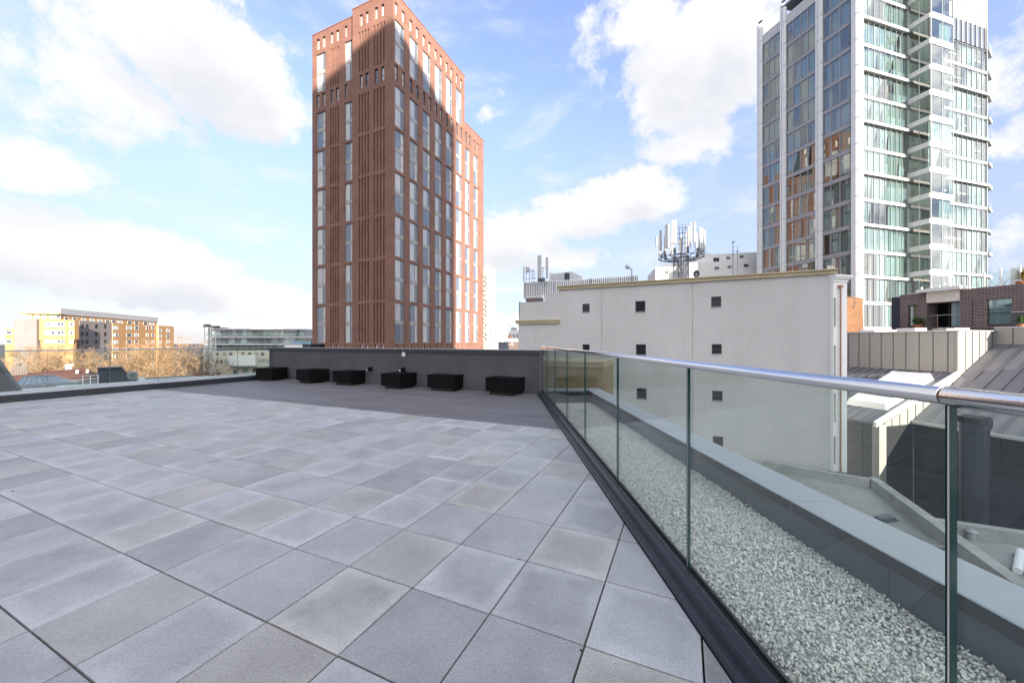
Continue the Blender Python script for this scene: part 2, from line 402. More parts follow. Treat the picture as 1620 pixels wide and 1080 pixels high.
class MB:
    """collects faces in a frame's coordinates and links them as ONE mesh object"""
    def __init__(s, frame=WORLD): s.f = frame; s.v = []; s.p = []; s.mi = []; s.ti = []; s.tint = 0.0
    def add(s, pts, faces, mi=0, tint=None):
        b = len(s.v); w = s.f.w
        s.v += [w(*q) for q in pts]
        for fc in faces:
            s.p.append([b + i for i in fc]); s.mi.append(mi); s.ti.append(s.tint if tint is None else tint)
    def quad(s, a, b, c, d, mi=0, tint=None): s.add([a, b, c, d], [(0, 1, 2, 3)], mi, tint)
    def box(s, x0, x1, y0, y1, z0, z1, mi=0, tint=None, taper=0.0):
        t = taper
        s.add([(x0, y0, z0), (x1, y0, z0), (x1, y1, z0), (x0, y1, z0), (x0 + t, y0 + t, z1), (x1 - t, y0 + t, z1), (x1 - t, y1 - t, z1), (x0 + t, y1 - t, z1)],
              [(3, 2, 1, 0), (4, 5, 6, 7), (0, 1, 5, 4), (1, 2, 6, 5), (2, 3, 7, 6), (3, 0, 4, 7)], mi, tint)
    def bbox(s, x0, x1, y0, y1, z0, z1, b=0.006, mi=0):
        """a box whose vertical and top edges are softened"""
        P = []
        for (zz, i) in ((z0, 0), (z1 - b, 0), (z1, b)):
            X0, X1, Y0, Y1 = x0 + i, x1 - i, y0 + i, y1 - i
            P += [(X0 + b, Y0, zz), (X1 - b, Y0, zz), (X1, Y0 + b, zz), (X1, Y1 - b, zz), (X1 - b, Y1, zz), (X0 + b, Y1, zz), (X0, Y1 - b, zz), (X0, Y0 + b, zz)]
        fs = [tuple(reversed(range(8))), tuple(range(16, 24))]
        for k in (0, 8):
            fs += [(k + i, k + (i + 1) % 8, k + 8 + (i + 1) % 8, k + 8 + i) for i in range(8)]
        s.add(P, fs, mi)
    def prism(s, poly, z0, z1, mi=0, tint=None):
        """poly: counter-clockwise outline in x, y"""
        n = len(poly)
        s.add([(x, y, z0) for x, y in poly] + [(x, y, z1) for x, y in poly],
              [tuple(reversed(range(n))), tuple(range(n, 2 * n))] + [(i, (i + 1) % n, n + (i + 1) % n, n + i) for i in range(n)], mi, tint)
    def extr(s, prof, y0, y1, mi=0):
        """profile in x, z (counter-clockwise seen from -y) drawn along y"""
        n = len(prof)
        s.add([(x, y0, z) for x, z in prof] + [(x, y1, z) for x, z in prof],
              [tuple(range(n)), tuple(reversed(range(n, 2 * n)))] + [((i + 1) % n, i, n + i, n + (i + 1) % n) for i in range(n)], mi)
    def tube(s, p0, p1, r, n=8, r1=None, mi=0, caps=True):
        r1 = r if r1 is None else r1
        a, b = Vector(p0), Vector(p1); d = (b - a)
        if d.length < 1e-6: return
        d.normalize(); u = d.orthogonal().normalized(); w = d.cross(u)
        P = []
        for (c, rr) in ((a, r), (b, r1)):
            for i in range(n):
                t = 2 * math.pi * i / n
                P.append(tuple(c + u * (rr * math.cos(t)) + w * (rr * math.sin(t))))
        fs = [(i, (i + 1) % n, n + (i + 1) % n, n + i) for i in range(n)]
        if caps: fs += [tuple(reversed(range(n))), tuple(range(n, 2 * n))]
        s.add(P, fs, mi)
    def build(s, name, mats, parent=None, origin=None, smooth=False):
        if isinstance(mats, str): mats = [mats]
        if parent is not None: O, rot = ORI[parent]
        else: O, rot = Vector((0, 0, 0)), 0.0
        org = Vector(origin) if origin is not None else O
        V = np.array(s.v, float).reshape(-1, 3) - np.array(org)
        ca, sa = math.cos(-rot), math.sin(-rot)
        V = np.c_[V[:, 0] * ca - V[:, 1] * sa, V[:, 0] * sa + V[:, 1] * ca, V[:, 2]]
        me = bpy.data.meshes.new(name)
        me.from_pydata(V.tolist(), [], s.p)
        for m in mats: me.materials.append(MATS[m])
        me.polygons.foreach_set('material_index', s.mi)
        if smooth: me.polygons.foreach_set('use_smooth', [True] * len(s.p))
        if any(t != 0 for t in s.ti):
            at = me.attributes.new('tint', 'FLOAT', 'FACE'); at.data.foreach_set('value', s.ti)
        o = bpy.data.objects.new(name, me); sc.collection.objects.link(o)
        if parent is not None:
            o.parent = parent
            d = org - O
            o.location = (d.x * ca - d.y * sa, d.x * sa + d.y * ca, d.z)
        else:
            o.location = org
        ORI[o] = (org, rot)
        return o

def copy_part(src, parent, origin):
    """a copy of a part (sharing its mesh) with copies of its sub-parts, set at another place of the same thing"""
    O, rot = ORI[parent]
    c = src.copy(); sc.collection.objects.link(c); c.parent = parent
    d = Vector(origin) - O; ca, sa = math.cos(-rot), math.sin(-rot)
    c.location = (d.x * ca - d.y * sa, d.x * sa + d.y * ca, d.z)
    ORI[c] = (Vector(origin), rot)
    for ch in src.children:
        k = ch.copy(); sc.collection.objects.link(k); k.parent = c
    return c

def wall_grid(mb, X0, X1, Z0, Z1, holes, y=0.0, mi=0, mi_rev=None, axis='x', out=-1, back=None):
    """A wall in the plane local y = y (or local x = y for axis 'y') with rectangular openings.
    holes: (x0, x1, z0, z1, depth, back material or None).  out: which way the wall faces (-1 = towards smaller y)"""
    mi_rev = mi if mi_rev is None else mi_rev
    def P(x, d, z): return (x, y - out * d, z) if axis == 'x' else (y - out * d, x, z)
    xs = sorted({round(v, 4) for h in holes for v in h[:2] if X0 < v < X1} | {X0, X1})
    zs = sorted({round(v, 4) for h in holes for v in h[2:4] if Z0 < v < Z1} | {Z0, Z1})
    hs = [tuple(round(v, 4) for v in h[:4]) for h in holes]
    for j in range(len(zs) - 1):
        zc = (zs[j] + zs[j + 1]) / 2
        run = None
        act = [h for h in hs if h[2] < zc < h[3]]
        for i in range(len(xs) - 1):
            xc = (xs[i] + xs[i + 1]) / 2
            solid = not any(h[0] < xc < h[1] for h in act)
            if solid and run is None: run = xs[i]
            if run is not None and (not solid or i == len(xs) - 2):
                e = xs[i + 1] if solid else xs[i]
                mb.quad(P(run, 0, zs[j]), P(e, 0, zs[j]), P(e, 0, zs[j + 1]), P(run, 0, zs[j + 1]), mi)
                run = None
    for h in holes:
        x0, x1, z0, z1, d = h[:5]; bm_ = h[5] if len(h) > 5 else None
        mb.quad(P(x0, 0, z0), P(x1, 0, z0), P(x1, d, z0), P(x0, d, z0), mi_rev)
        mb.quad(P(x0, 0, z1), P(x0, d, z1), P(x1, d, z1), P(x1, 0, z1), mi_rev)
        mb.quad(P(x0, 0, z0), P(x0, d, z0), P(x0, d, z1), P(x0, 0, z1), mi_rev)
        mb.quad(P(x1, 0, z0), P(x1, 0, z1), P(x1, d, z1), P(x1, d, z0), mi_rev)
        if bm_ is not None:
            mb.quad(P(x0, d, z0), P(x1, d, z0), P(x1, d, z1), P(x0, d, z1), bm_)

# ------------------------------------------------------------------ the setting: ground, paving, deck
g_ = MB(); g_.quad((-3000, -3000, -18), (3000, -3000, -18), (3000, 3000, -18), (-3000, 3000, -18))
tag(g_.build('ground', 'asphalt'), 'dark asphalt ground far below the roof terrace', None, kind='structure')

U_DECK, U_WALL, V_LEFT = 5.70, 9.25, 13.9
BAL = Frame(1.06, 0.0, math.atan(0.0285))      # the right-hand balustrade: local y runs along its glass
def clip_poly(poly, f):
    """keep the part of a polygon where f(p) >= 0"""
    out = []
    for i in range(len(poly)):
        a, b = poly[i], poly[(i + 1) % len(poly)]
        fa, fb = f(a), f(b)
        if fa >= 0: out.append(a)
        if (fa >= 0) != (fb >= 0):
            t = fa / (fa - fb); out.append((a[0] + (b[0] - a[0]) * t, a[1] + (b[1] - a[1]) * t))
    return out
def left_of_shoe(p):                            # p in GRID coordinates
    X, Y, _ = GRID.w(p[0], p[1]); return -0.125 - BAL.inv(X, Y)[0]
pv = MB(GRID); EDGE = []
SU, SV = 0.5035, 0.488
i0 = int((-4.0 - 1.702) / SU) - 1
rs = random.Random(5)
for i in range(i0, 9):
    for j in range(-9, 28):
        u0 = 1.702 + i * SU; v0 = 0.898 + j * SV
        gu, gv = 0.0038 + 0.0016 * rs.random(), 0.0036 + 0.0016 * rs.random()
        x0, x1, y0, y1 = -(v0 + SV) + gv, -v0 - gv, u0 + gu, u0 + SU - gu
        y1 = min(y1, U_DECK - 0.006)
        x0 = max(x0, -V_LEFT + 0.004)
        if y1 - y0 < 0.03 or x1 - x0 < 0.03: continue
        poly = clip_poly([(x0, y0), (x1, y0), (x1, y1), (x0, y1)], left_of_shoe)
        tint = min(0.999, max(0.001, 0.45 + 0.55 * (rs.random() - 0.5) * 2 if rs.random() < 0.55 else rs.random() * 0.5 + 0.4))
        if len(poly) < 3: continue
        n = len(poly); cx = sum(p[0] for p in poly) / n; cy = sum(p[1] for p in poly) / n
        tx, ty, dz = rs.gauss(0, 0.0022), rs.gauss(0, 0.0022), rs.gauss(0, 0.0006)
        def zz(p): return dz + tx * (p[0] - cx) + ty * (p[1] - cy)
        ins = [(cx + (p[0] - cx) * 0.990, cy + (p[1] - cy) * 0.990) for p in poly]
        core = [(cx + (p[0] - cx) * 0.45, cy + (p[1] - cy) * 0.45) for p in poly]
        P = [(p[0], p[1], -0.04) for p in poly] + [(p[0], p[1], zz(p) - 0.0028) for p in poly] + [(p[0], p[1], zz(p)) for p in ins] + [(p[0], p[1], zz(p)) for p in core]
        EDGE += [1.0] * (3 * n) + [0.0] * n
        fs = [tuple(range(3 * n, 4 * n))] + [(r * n + k, r * n + (k + 1) % n, (r + 1) * n + (k + 1) % n, (r + 1) * n + k) for r in range(3) for k in range(n)]
        pv.add(P, fs, 0, tint)
pvo = pv.build('paving', 'paving_slab'); pvo.data.attributes.new('edge', 'FLOAT', 'POINT').data.foreach_set('value', EDGE)
tag(pvo, 'square grey textured concrete paving slabs of the roof terrace', None, kind='structure')

bd = MB(GRID)
nb = 25; bw = (U_WALL - U_DECK) / nb
for k in range(nb):
    u0 = U_DECK + k * bw
    x = -V_LEFT - 0.5
    while x < 1.5:
        L = rs.choice((2.4, 3.0, 3.6, 4.2)) if x > -V_LEFT else rs.uniform(0.8, 3.4)
        poly = clip_poly([(max(x, -V_LEFT + .003) + 0.0012, u0 + 0.003), (x + L - 0.0012, u0 + 0.003), (x + L - 0.0012, u0 + bw - 0.003), (max(x, -V_LEFT + .003) + 0.0012, u0 + bw - 0.003)], left_of_shoe)
        if len(poly) >= 3: bd.prism(poly, -0.025, rs.gauss(0, 0.0007), 0, rs.random() * 0.98 + 0.01)
        x += L
tag(bd.build('decking', 'deck_board'), 'dark grey decking boards between the paving and the black wall', None, kind='structure')

def inside_parapet(p):
    X, Y, _ = GRID.w(p[0], p[1]); return 1.25 - BAL.inv(X, Y)[0]
rb = MB(GRID); rb.prism(clip_poly([(-V_LEFT - 0.3, -4.6), (5.0, -4.6), (5.0, U_WALL + 0.2), (-V_LEFT - 0.3, U_WALL + 0.2)], inside_parapet), -0.60, -0.07)
tag(rb.build('roof_slab', 'joint_dark'), 'dark roof slab seen in the joints between the pavers', None, kind='structure')

# bits of moss and dark spacers in the paving joints
def joint_bit(px, py, r, col, lab, cat, name):
    t = F * EYE / (py - HZ); X = (px - 810) / F * t
    b = MB(Frame(X, t, rs.random() * 3))
    k = 7; pr = [r * rs.uniform(0.7, 1.2) for _ in range(k)]
    ring = [(pr[i] * math.cos(2 * math.pi * i / k) * 1.35, pr[i] * math.sin(2 * math.pi * i / k)) for i in range(k)]
    P = [(x, y, -0.003) for x, y in ring] + [(x * .6, y * .6, r * 0.45) for x, y in ring] + [(0, 0, r * 0.62)]
    b.add(P, [(i, (i + 1) % k, k + (i + 1) % k, k + i) for i in range(k)] + [(k + i, k + (i + 1) % k, 2 * k) for i in range(k)])
    o = b.build(name, col, None, origin=(X, t, 0), smooth=True)
    tag(o, lab, cat, 'bits lying in the joints of the paving')
joint_bit(821, 884, 0.006, 'moss', 'tiny dark moss tuft in a paver joint before the mid glass panel', 'moss', 'moss_tuft')
joint_bit(1014, 861, 0.006, 'moss', 'tiny green moss tuft against the black balustrade base', 'moss', 'moss_tuft')
joint_bit(919, 1028, 0.007, 'black_rubber', 'small black spacer standing proud where four pavers meet near the balustrade', 'spacer', 'spacer')
joint_bit(957, 914, 0.005, 'blank_white', 'small white chip in the joint of a beige paver', 'stone chip', 'stone_chip')
joint_bit(541, 750, 0.008, 'black_rubber', 'small black spacer at a paver corner out on the open terrace', 'spacer', 'spacer')
joint_bit(20, 777, 0.009, 'black_rubber', 'small black spacer at a paver corner near the left photo edge', 'spacer', 'spacer')

# ------------------------------------------------------------------ right-hand balustrade
bal = thing('glass_balustrade', 'frameless glass balustrade with polished steel handrail beside the white gravel', 'balustrade', (1.06, 0, 0), BAL.rot)
Y_END = 9.86
sh = MB(BAL)
sh.extr([(-0.120, -0.04), (0.035, -0.04), (0.035, 0.098), (0.013, 0.104), (0.013, 0.06), (-0.013, 0.06), (-0.013, 0.104), (-0.030, 0.104), (-0.036, 0.090), (-0.066, 0.082), (-0.072, 0.036), (-0.098, 0.031), (-0.104, 0.020), (-0.120, 0.016)], -1.2, Y_END)
shoe = sh.build('base_shoe', 'navy_paint', bal)
gk = MB(BAL); gk.box(-0.0128, -0.0090, -1.2, Y_END, 0.062, 0.110); gk.box(0.0090, 0.0128, -1.2, Y_END, 0.062, 0.110)
gk.build('gasket', 'black_rubber', shoe)
RAIL_Z = 1.250
def rail_seg(y0, y1, r):
    n = 28; ys = [y0, y0 + 0.002, y1 - 0.002, y1]; rr = [r - 0.002, r, r, r - 0.002]
    b = MB(BAL); P = []
    for y, q in zip(ys, rr):
        P += [(q * math.cos(2 * math.pi * i / n), y, RAIL_Z + q * math.sin(2 * math.pi * i / n)) for i in range(n)]
    fs = [(k * n + i, k * n + n + i, k * n + n + (i + 1) % n, k * n + (i + 1) % n) for k in range(3) for i in range(n)]
    fs += [tuple(range(n)), tuple(reversed(range(3 * n, 4 * n)))]
    b.add(P, fs); o = b.build('handrail', 'steel_polished', bal)
    o.data.polygons.foreach_set('use_smooth', [len(p.vertices) == 4 for p in o.data.polygons])
    return o
hr = rail_seg(0.905, Y_END + 0.02, 0.0215); rail_seg(-1.2, 0.899, 0.0235)
jn = MB(BAL); jn.tube((0, 0.88, RAIL_Z), (0, 0.93, RAIL_Z), 0.0190, 24); jn.build('rail_joint', 'rust_brown', bal, smooth=True)
joints = [-0.42, 0.891, 2.14, 3.44, 4.78, 6.10, 7.46, 8.80, Y_END - 0.01]
for k in range(len(joints) - 1):
    y0, y1 = joints[k] + 0.005, joints[k + 1] - 0.005
    b = MB(BAL); x0, x1, z0, z1 = -0.0088, 0.0088, 0.07, 1.235
    P = [(x0, y0, z0), (x1, y0, z0), (x1, y1, z0), (x0, y1, z0), (x0, y0, z1), (x1, y0, z1), (x1, y1, z1), (x0, y1, z1)]
    b.add(P, [(1, 2, 6, 5), (3, 0, 4, 7)], 0); b.add(P, [(4, 5, 6, 7), (0, 1, 5, 4), (2, 3, 7, 6), (3, 2, 1, 0)], 1)
    b.build('glass_panel', ['balustrade_glass', 'glass_edge'], bal)
    if k > 0:
        s_ = MB(BAL); s_.box(-0.0075, 0.0075, y0 - 0.0075, y0 - 0.0035, 0.10, 1.228)
        s_.build('panel_seal', 'gap_seal', bal)

# ------------------------------------------------------------------ gravel strip and its low metal parapet
G_Z = -0.045; G_END = 8.75
gb = MB(BAL); gb.quad((0.03, -1.4, G_Z - 0.012), (1.12, -1.4, G_Z - 0.012), (1.06, G_END, G_Z - 0.012), (0.03, G_END, G_Z - 0.012))
gbo = gb.build('gravel_base', 'gravel_bed'); tag(gbo, 'pale grit bed underneath the white gravel', None, kind='structure')
def ico(sub):
    b = bmesh.new(); bmesh.ops.create_icosphere(b, subdivisions=sub, radius=1)
    v = np.array([q.co[:] for q in b.verts]); f = np.array([[q.index for q in p.verts] for p in b.faces]); b.free(); return v, f
def gravel():
    rg = np.random.default_rng(3); VV, FF, TT, nv = [], [], [], 0
    for (ya, yb, dens, sub) in ((0.25, 3.2, 6800, 2), (3.2, G_END, 5000, 1)):
        bv, bf = ico(sub)
        protos = []
        for k in range(24):
            v = bv.copy()
            for _ in range(9):                                    # chip flat facets off a ball: crushed stone
                nrm = rg.normal(size=3); nrm /= np.linalg.norm(nrm); h = rg.uniform(0.45, 0.80)
                dd = v @ nrm; v -= np.outer(np.maximum(dd - h, 0), nrm)
            v += rg.normal(size=v.shape) * 0.02
            protos.append(v * np.array([rg.uniform(0.9, 1.45), rg.uniform(0.75, 1.0), rg.uniform(0.5, 0.8)]))
        N = int((yb - ya) * 1.04 * dens)
        xs = rg.uniform(0.045, 1.085, N); ys = rg.uniform(ya, yb, N); keep = xs < 1.10 - 0.0068 * ys
        for x, y in zip(xs[keep], ys[keep]):
            s = rg.uniform(0.0062, 0.0115) * (1 if rg.random() < 0.93 else 1.3)
            q = rg.normal(size=4); q /= np.linalg.norm(q); w, a, b, c = q
            Rm = np.array([[1 - 2 * (b * b + c * c), 2 * (a * b - c * w), 2 * (a * c + b * w)], [2 * (a * b + c * w), 1 - 2 * (a * a + c * c), 2 * (b * c - a * w)], [2 * (a * c - b * w), 2 * (b * c + a * w), 1 - 2 * (a * a + b * b)]])
            v = protos[rg.integers(24)] @ Rm.T * s
            lz = G_Z + rg.uniform(-0.012, 0.007) + 0.006 * math.sin(x * 9 + y * 3)
            VV.append(np.c_[v[:, 0] + x, v[:, 1] + y, v[:, 2] + lz]); FF.append(bf + nv); nv += len(v)
            TT.append(np.full(len(bf), min(0.999, max(0.001, rg.normal(0.58, 0.26)))))
    V = np.concatenate(VV); Fc = np.concatenate(FF); T = np.concatenate(TT)
    me = bpy.data.meshes.new('gravel')
    me.vertices.add(len(V)); me.vertices.foreach_set('co', V.ravel())
    me.loops.add(Fc.size); me.loops.foreach_set('vertex_index', Fc.ravel())
    me.polygons.add(len(Fc)); me.polygons.foreach_set('loop_start', np.arange(0, Fc.size, 3)); me.polygons.foreach_set('loop_total', np.full(len(Fc), 3))
    at = me.attributes.new('tint', 'FLOAT', 'FACE'); at.data.foreach_set('value', T)
    me.update(calc_edges=True); me.materials.append(MATS['gravel_stone'])
    o = bpy.data.objects.new('gravel', me); sc.collection.objects.link(o)
    o.location = (1.06, 0, 0); o.rotation_euler = (0, 0, BAL.rot)
    tag(o, 'white and grey crushed stone gravel outside the glass balustrade', None, kind='stuff')
gravel()

pw = thing('roof_parapet', 'low blue grey metal parapet with wide flat coping outside the gravel strip', 'parapet', BAL.w(1.2, 4, -0.1), BAL.rot)
def px_(y): return -0.0068 * y                    # the parapet closes in slightly towards its far end
up = MB(BAL)
for (y0, y1) in [(-1.6 + 1.22 * k, -1.6 + 1.22 * (k + 1)) for k in range(9)]:
    y1 = min(y1, 9.0)
    if y1 <= y0: continue
    up.add([(1.10 + px_(y0), y0 + .002, -0.1), (1.10 + px_(y1), y1 - .002, -0.1), (1.10 + px_(y1), y1 - .002, 0.19), (1.10 + px_(y0), y0 + .002, 0.19),
            (1.30 + px_(y0), y0 + .002, -0.1), (1.30 + px_(y1), y1 - .002, -0.1), (1.30 + px_(y1), y1 - .002, 0.19), (1.30 + px_(y0), y0 + .002, 0.19)],
           [(0, 1, 2, 3), (7, 6, 5, 4), (0, 3, 7, 4), (1, 5, 6, 2)])
up.build('upstand', 'upstand_metal', pw)
cpg = MB(BAL)
for k in range(8):
    y0, y1 = -1.1 + 1.27 * k, min(-1.1 + 1.27 * (k + 1), 9.04)
    if y1 - y0 < .1: continue
    y0 += .0025; y1 -= .0025
    a, b = 1.055 + px_(y0), 1.055 + px_(y1)
    w = 0.37
    P = []
    for (yy, q) in ((y0, a), (y1, b)):
        P += [(q, yy, 0.150), (q, yy, 0.222), (q + .006, yy, 0.228), (q + w - .006, yy, 0.216), (q + w, yy, 0.210), (q + w, yy, 0.13)]
    cpg.add(P, [(0, 1, 7, 6)], 1); cpg.add(P, [(i, i + 1, 7 + i, 6 + i) for i in range(1, 5)] + [(5, 4, 3, 2, 1, 0), (6, 7, 8, 9, 10, 11), (0, 6, 11, 5)])
cp = cpg.build('coping', ['coping_metal', 'fascia_dark'], pw)
ret = MB(BAL); ret.box(0.03, 1.05, 8.86, 9.10, -0.1, 0.19); ret.build('upstand', 'navy_paint', pw)
rc = MB(BAL); rc.box(0.02, 1.36, 9.045, 9.36, 0.148, 0.222); rc.build('coping', 'coping_metal', pw)
ow = MB(BAL); ow.quad((1.405, -1.6, 0.12), (1.34, 9.3, 0.12), (1.34, 9.3, -8), (1.405, -1.6, -8)); ow.quad((1.34, 9.3, 0.12), (0.03, 9.3, 0.12), (0.03, 9.3, -8), (1.34, 9.3, -8))
ow.build('outer_wall', 'slate_wall', pw)
gd = MB(BAL); gd.box(0.48, 0.66, 7.55, 7.70, -0.05, 0.0); gd.box(0.50, 0.64, 7.57, 7.68, 0.0, 0.004)
tag(gd.build('roof_drain', 'grey_plastic', None, origin=BAL.w(.57, 7.6, -.05)), 'small grey drain box sitting in the gravel strip', 'drain')

# ------------------------------------------------------------------ back wall, spot lights, planters
XL, XR = -14.30, GRID.inv(*BAL.w(-0.06, 9.86)[:2])[0]
bw_ = thing('parapet_wall', 'long dark rendered parapet wall with black capping behind the deck', 'wall', GRID.w(-7, U_WALL, 0), -GA)
w1 = MB(GRID); w1.box(XL, XR, U_WALL, U_WALL + 0.30, -0.3, 1.045); w1.build('wall', 'render_dark', bw_)
w2 = MB(GRID); w2.extr([(XL - .02, 1.046), (XR + .03, 1.046), (XR + .03, 1.150), (XL - .02, 1.150)], U_WALL - 0.035, U_WALL + 0.34); w2.build('capping', 'navy_paint', bw_)
w3 = MB(GRID); w3.box(XL - .02, XR + .03, U_WALL - 0.03, U_WALL + 0.335, 1.151, 1.158); w3.build('flashing', 'coping_metal', bw_)
for (px, py, lab) in ((587, 583, 'small black wall light on the dark wall, above the gap between third and fourth planter'), (639, 584, 'small black wall light on the dark wall, above the fourth planter')):
    x, z = GRID.x(px, U_WALL), GRID.z(px, py, U_WALL)
    t = thing('wall_light', lab, 'wall light', GRID.w(x, U_WALL, z), -GA, 'black lights on the parapet wall')
    b = MB(GRID); b.bbox(x - .07, x + .07, U_WALL - .020, U_WALL, z - .075, z + .075, .004); b.build('back_plate', 'black_rubber', t)
    b = MB(GRID); b.tube((x - .03, U_WALL - .02, z), (x - .03, U_WALL - .15, z - .03), .048, 12); b.tube((x + .045, U_WALL - .02, z), (x + .045, U_WALL - .12, z - .02), .030, 10); b.build('head', 'planter_black', t)
    b = MB(GRID); b.tube((x - .03, U_WALL - .151, z - .03), (x - .03, U_WALL - .155, z - .031), .036, 12); b.build('lens', 'spot_lens', t)
x, z = GRID.x(640, U_WALL), GRID.z(640, 560, U_WALL)
t = thing('junction_box', 'small white junction box high on the dark parapet wall', 'junction box', GRID.w(x, U_WALL, z - .07), -GA)
b = MB(GRID); b.bbox(x - .055, x + .055, U_WALL - .06, U_WALL, z - .075, z + .065, .006); b.build('case', 'grey_plastic', t)
b = MB(GRID); b.bbox(x - .045, x + .045, U_WALL - .066, U_WALL - .061, z - .065, z + .055, .003); b.build('lid', 'blank_white', t)

PLANTERS = [(407, 453, 603, 0.68, 10), (469.6, 519, 607, 0.70, -5), (530, 578.7, 610, 0.74, 4), (604, 658, 616, 0.72, -3), (680, 739, 619, 0.86, 2), (771, 833, 626, 0.82, -6)]
PL_LAB = ['black box planter in the corner beside the left glass balustrade, leftmost of six', 'black box planter second from the left along the dark wall',
          'black box planter third from the left, left of both wall lights', 'black box planter below the right-hand wall light',
          'black box planter second from the right, largest against the dark wall', 'black box planter nearest the steel handrail, rightmost of six']
for (p0, p1, yb, w, tw), lab in zip(PLANTERS, PL_LAB):
    pc = (p0 + p1) / 2; tt = F * EYE / (yb - HZ) + 0.42
    fr = Frame((pc - 810) / F * tt, tt, -GA + R(tw))
    h = w / 2; H = 0.435
    t = thing('planter', lab, 'planter', fr.w(0, 0, 0), fr.rot, 'black box planters along the parapet wall')
    b = MB(fr)
    # hollow box: walls, inner soil well
    b.bbox(-h, h, -h, h, 0.09, H, 0.008); b.build('body', 'planter_black', t)
    b = MB(fr)
    r = 0.035
    for (x0, x1, y0, y1) in ((-h - .012, h + .012, -h - .012, -h + r), (-h - .012, h + .012, h - r, h + .012), (-h - .012, -h + r, -h + r, h - r), (h - r, h + .012, -h + r, h - r)):
        b.box(x0, x1, y0, y1, H - .03, H + .010)
    b.build('rim', 'planter_black', t)
    b = MB(fr); b.box(-h + .08, h - .08, -h + .08, h - .08, 0.002, 0.088); b.build('plinth', 'black_rubber', t)

# ------------------------------------------------------------------ left balustrade
lb = thing('glass_balustrade', 'long low glass balustrade on a black upstand along the left terrace edge', 'balustrade', GRID.w(-V_LEFT - .15, 4, 0), -GA)
LX = -V_LEFT
b = MB(GRID); b.extr([(LX - .36, -0.1), (LX, -0.1), (LX, 0.155), (LX - .02, 0.165), (LX - .36, 0.165)], -4, U_WALL - .02); b.build('upstand', 'navy_paint', lb)
b = MB(GRID); b.extr([(LX - .38, 0.166), (LX - .06, 0.166), (LX - .075, 0.215), (LX - .38, 0.222)], -4, U_WALL - .02); b.build('coping', 'coping_metal', lb)
gx = LX - .17
cuts = sorted([GRID.y(p, gx) for p in (75, 170, 250, 319, 376)])
sp_ = cuts[1] - cuts[0]
cuts = [cuts[0] - 1.45 * k for k in (4, 3, 2, 1)] + cuts + [U_WALL - .03]
for k in range(len(cuts) - 1):
    b = MB(GRID); x0, x1, y0, y1, z0, z1 = gx - .007, gx + .007, cuts[k] + .006, cuts[k + 1] - .006, .224, 1.145
    P = [(x0, y0, z0), (x1, y0, z0), (x1, y1, z0), (x0, y1, z0), (x0, y0, z1), (x1, y0, z1), (x1, y1, z1), (x0, y1, z1)]
    b.add(P, [(1, 2, 6, 5), (3, 0, 4, 7)], 0); b.add(P, [(4, 5, 6, 7), (0, 1, 5, 4), (2, 3, 7, 6), (3, 2, 1, 0)], 1)
    b.build('glass_panel', ['balustrade_glass', 'glass_edge'], lb)
b = MB(GRID); b.box(gx - .016, gx + .016, -4, U_WALL - .03, 1.146, 1.176); b.build('handrail', 'alu_mid', lb)

# ------------------------------------------------------------------ behind the viewer: tower shading the terrace, block added to shade the white wall
def slab_block(name, label, x0, x1, y0, y1, top, mat):
    t = thing(name, label, 'building', GRID.w((x0 + x1) / 2, (y0 + y1) / 2, -18), -GA)
    b = MB(GRID); b.box(x0, x1, y0, y1, -18, top); b.build('wall', mat, t)
    b = MB(GRID)
    z = -15.0
    while z < top - 3:
        x = x0 + 1.2
        while x < x1 - 2.2:
            b.box(x, x + 1.6, y1 + .01, y1 + .05, z, z + 1.7); x += 3.0
        y = y0 + 1.2
        while y < y1 - 2.2:
            b.box(x0 - .05, x0 - .01, y, y + 1.6, z, z + 1.7); y += 3.0
        z += 3.1
    w = b.build('window_bands', 'dark_pane', t)
slab_block('apartment_tower', 'tall brick apartment tower behind the viewer, shading the roof terrace', 60.0, 82.5, -72.0, -30.2, 76.2, 'brown_brick')
slab_block('apartment_block', 'thin unseen brick block added behind the viewer to shade the white wall', 73.6, 78.4, -30.0, -18.0, 32.0, 'orange_brick')  # added out of view, cut thin to set where the white wall's shadow ends

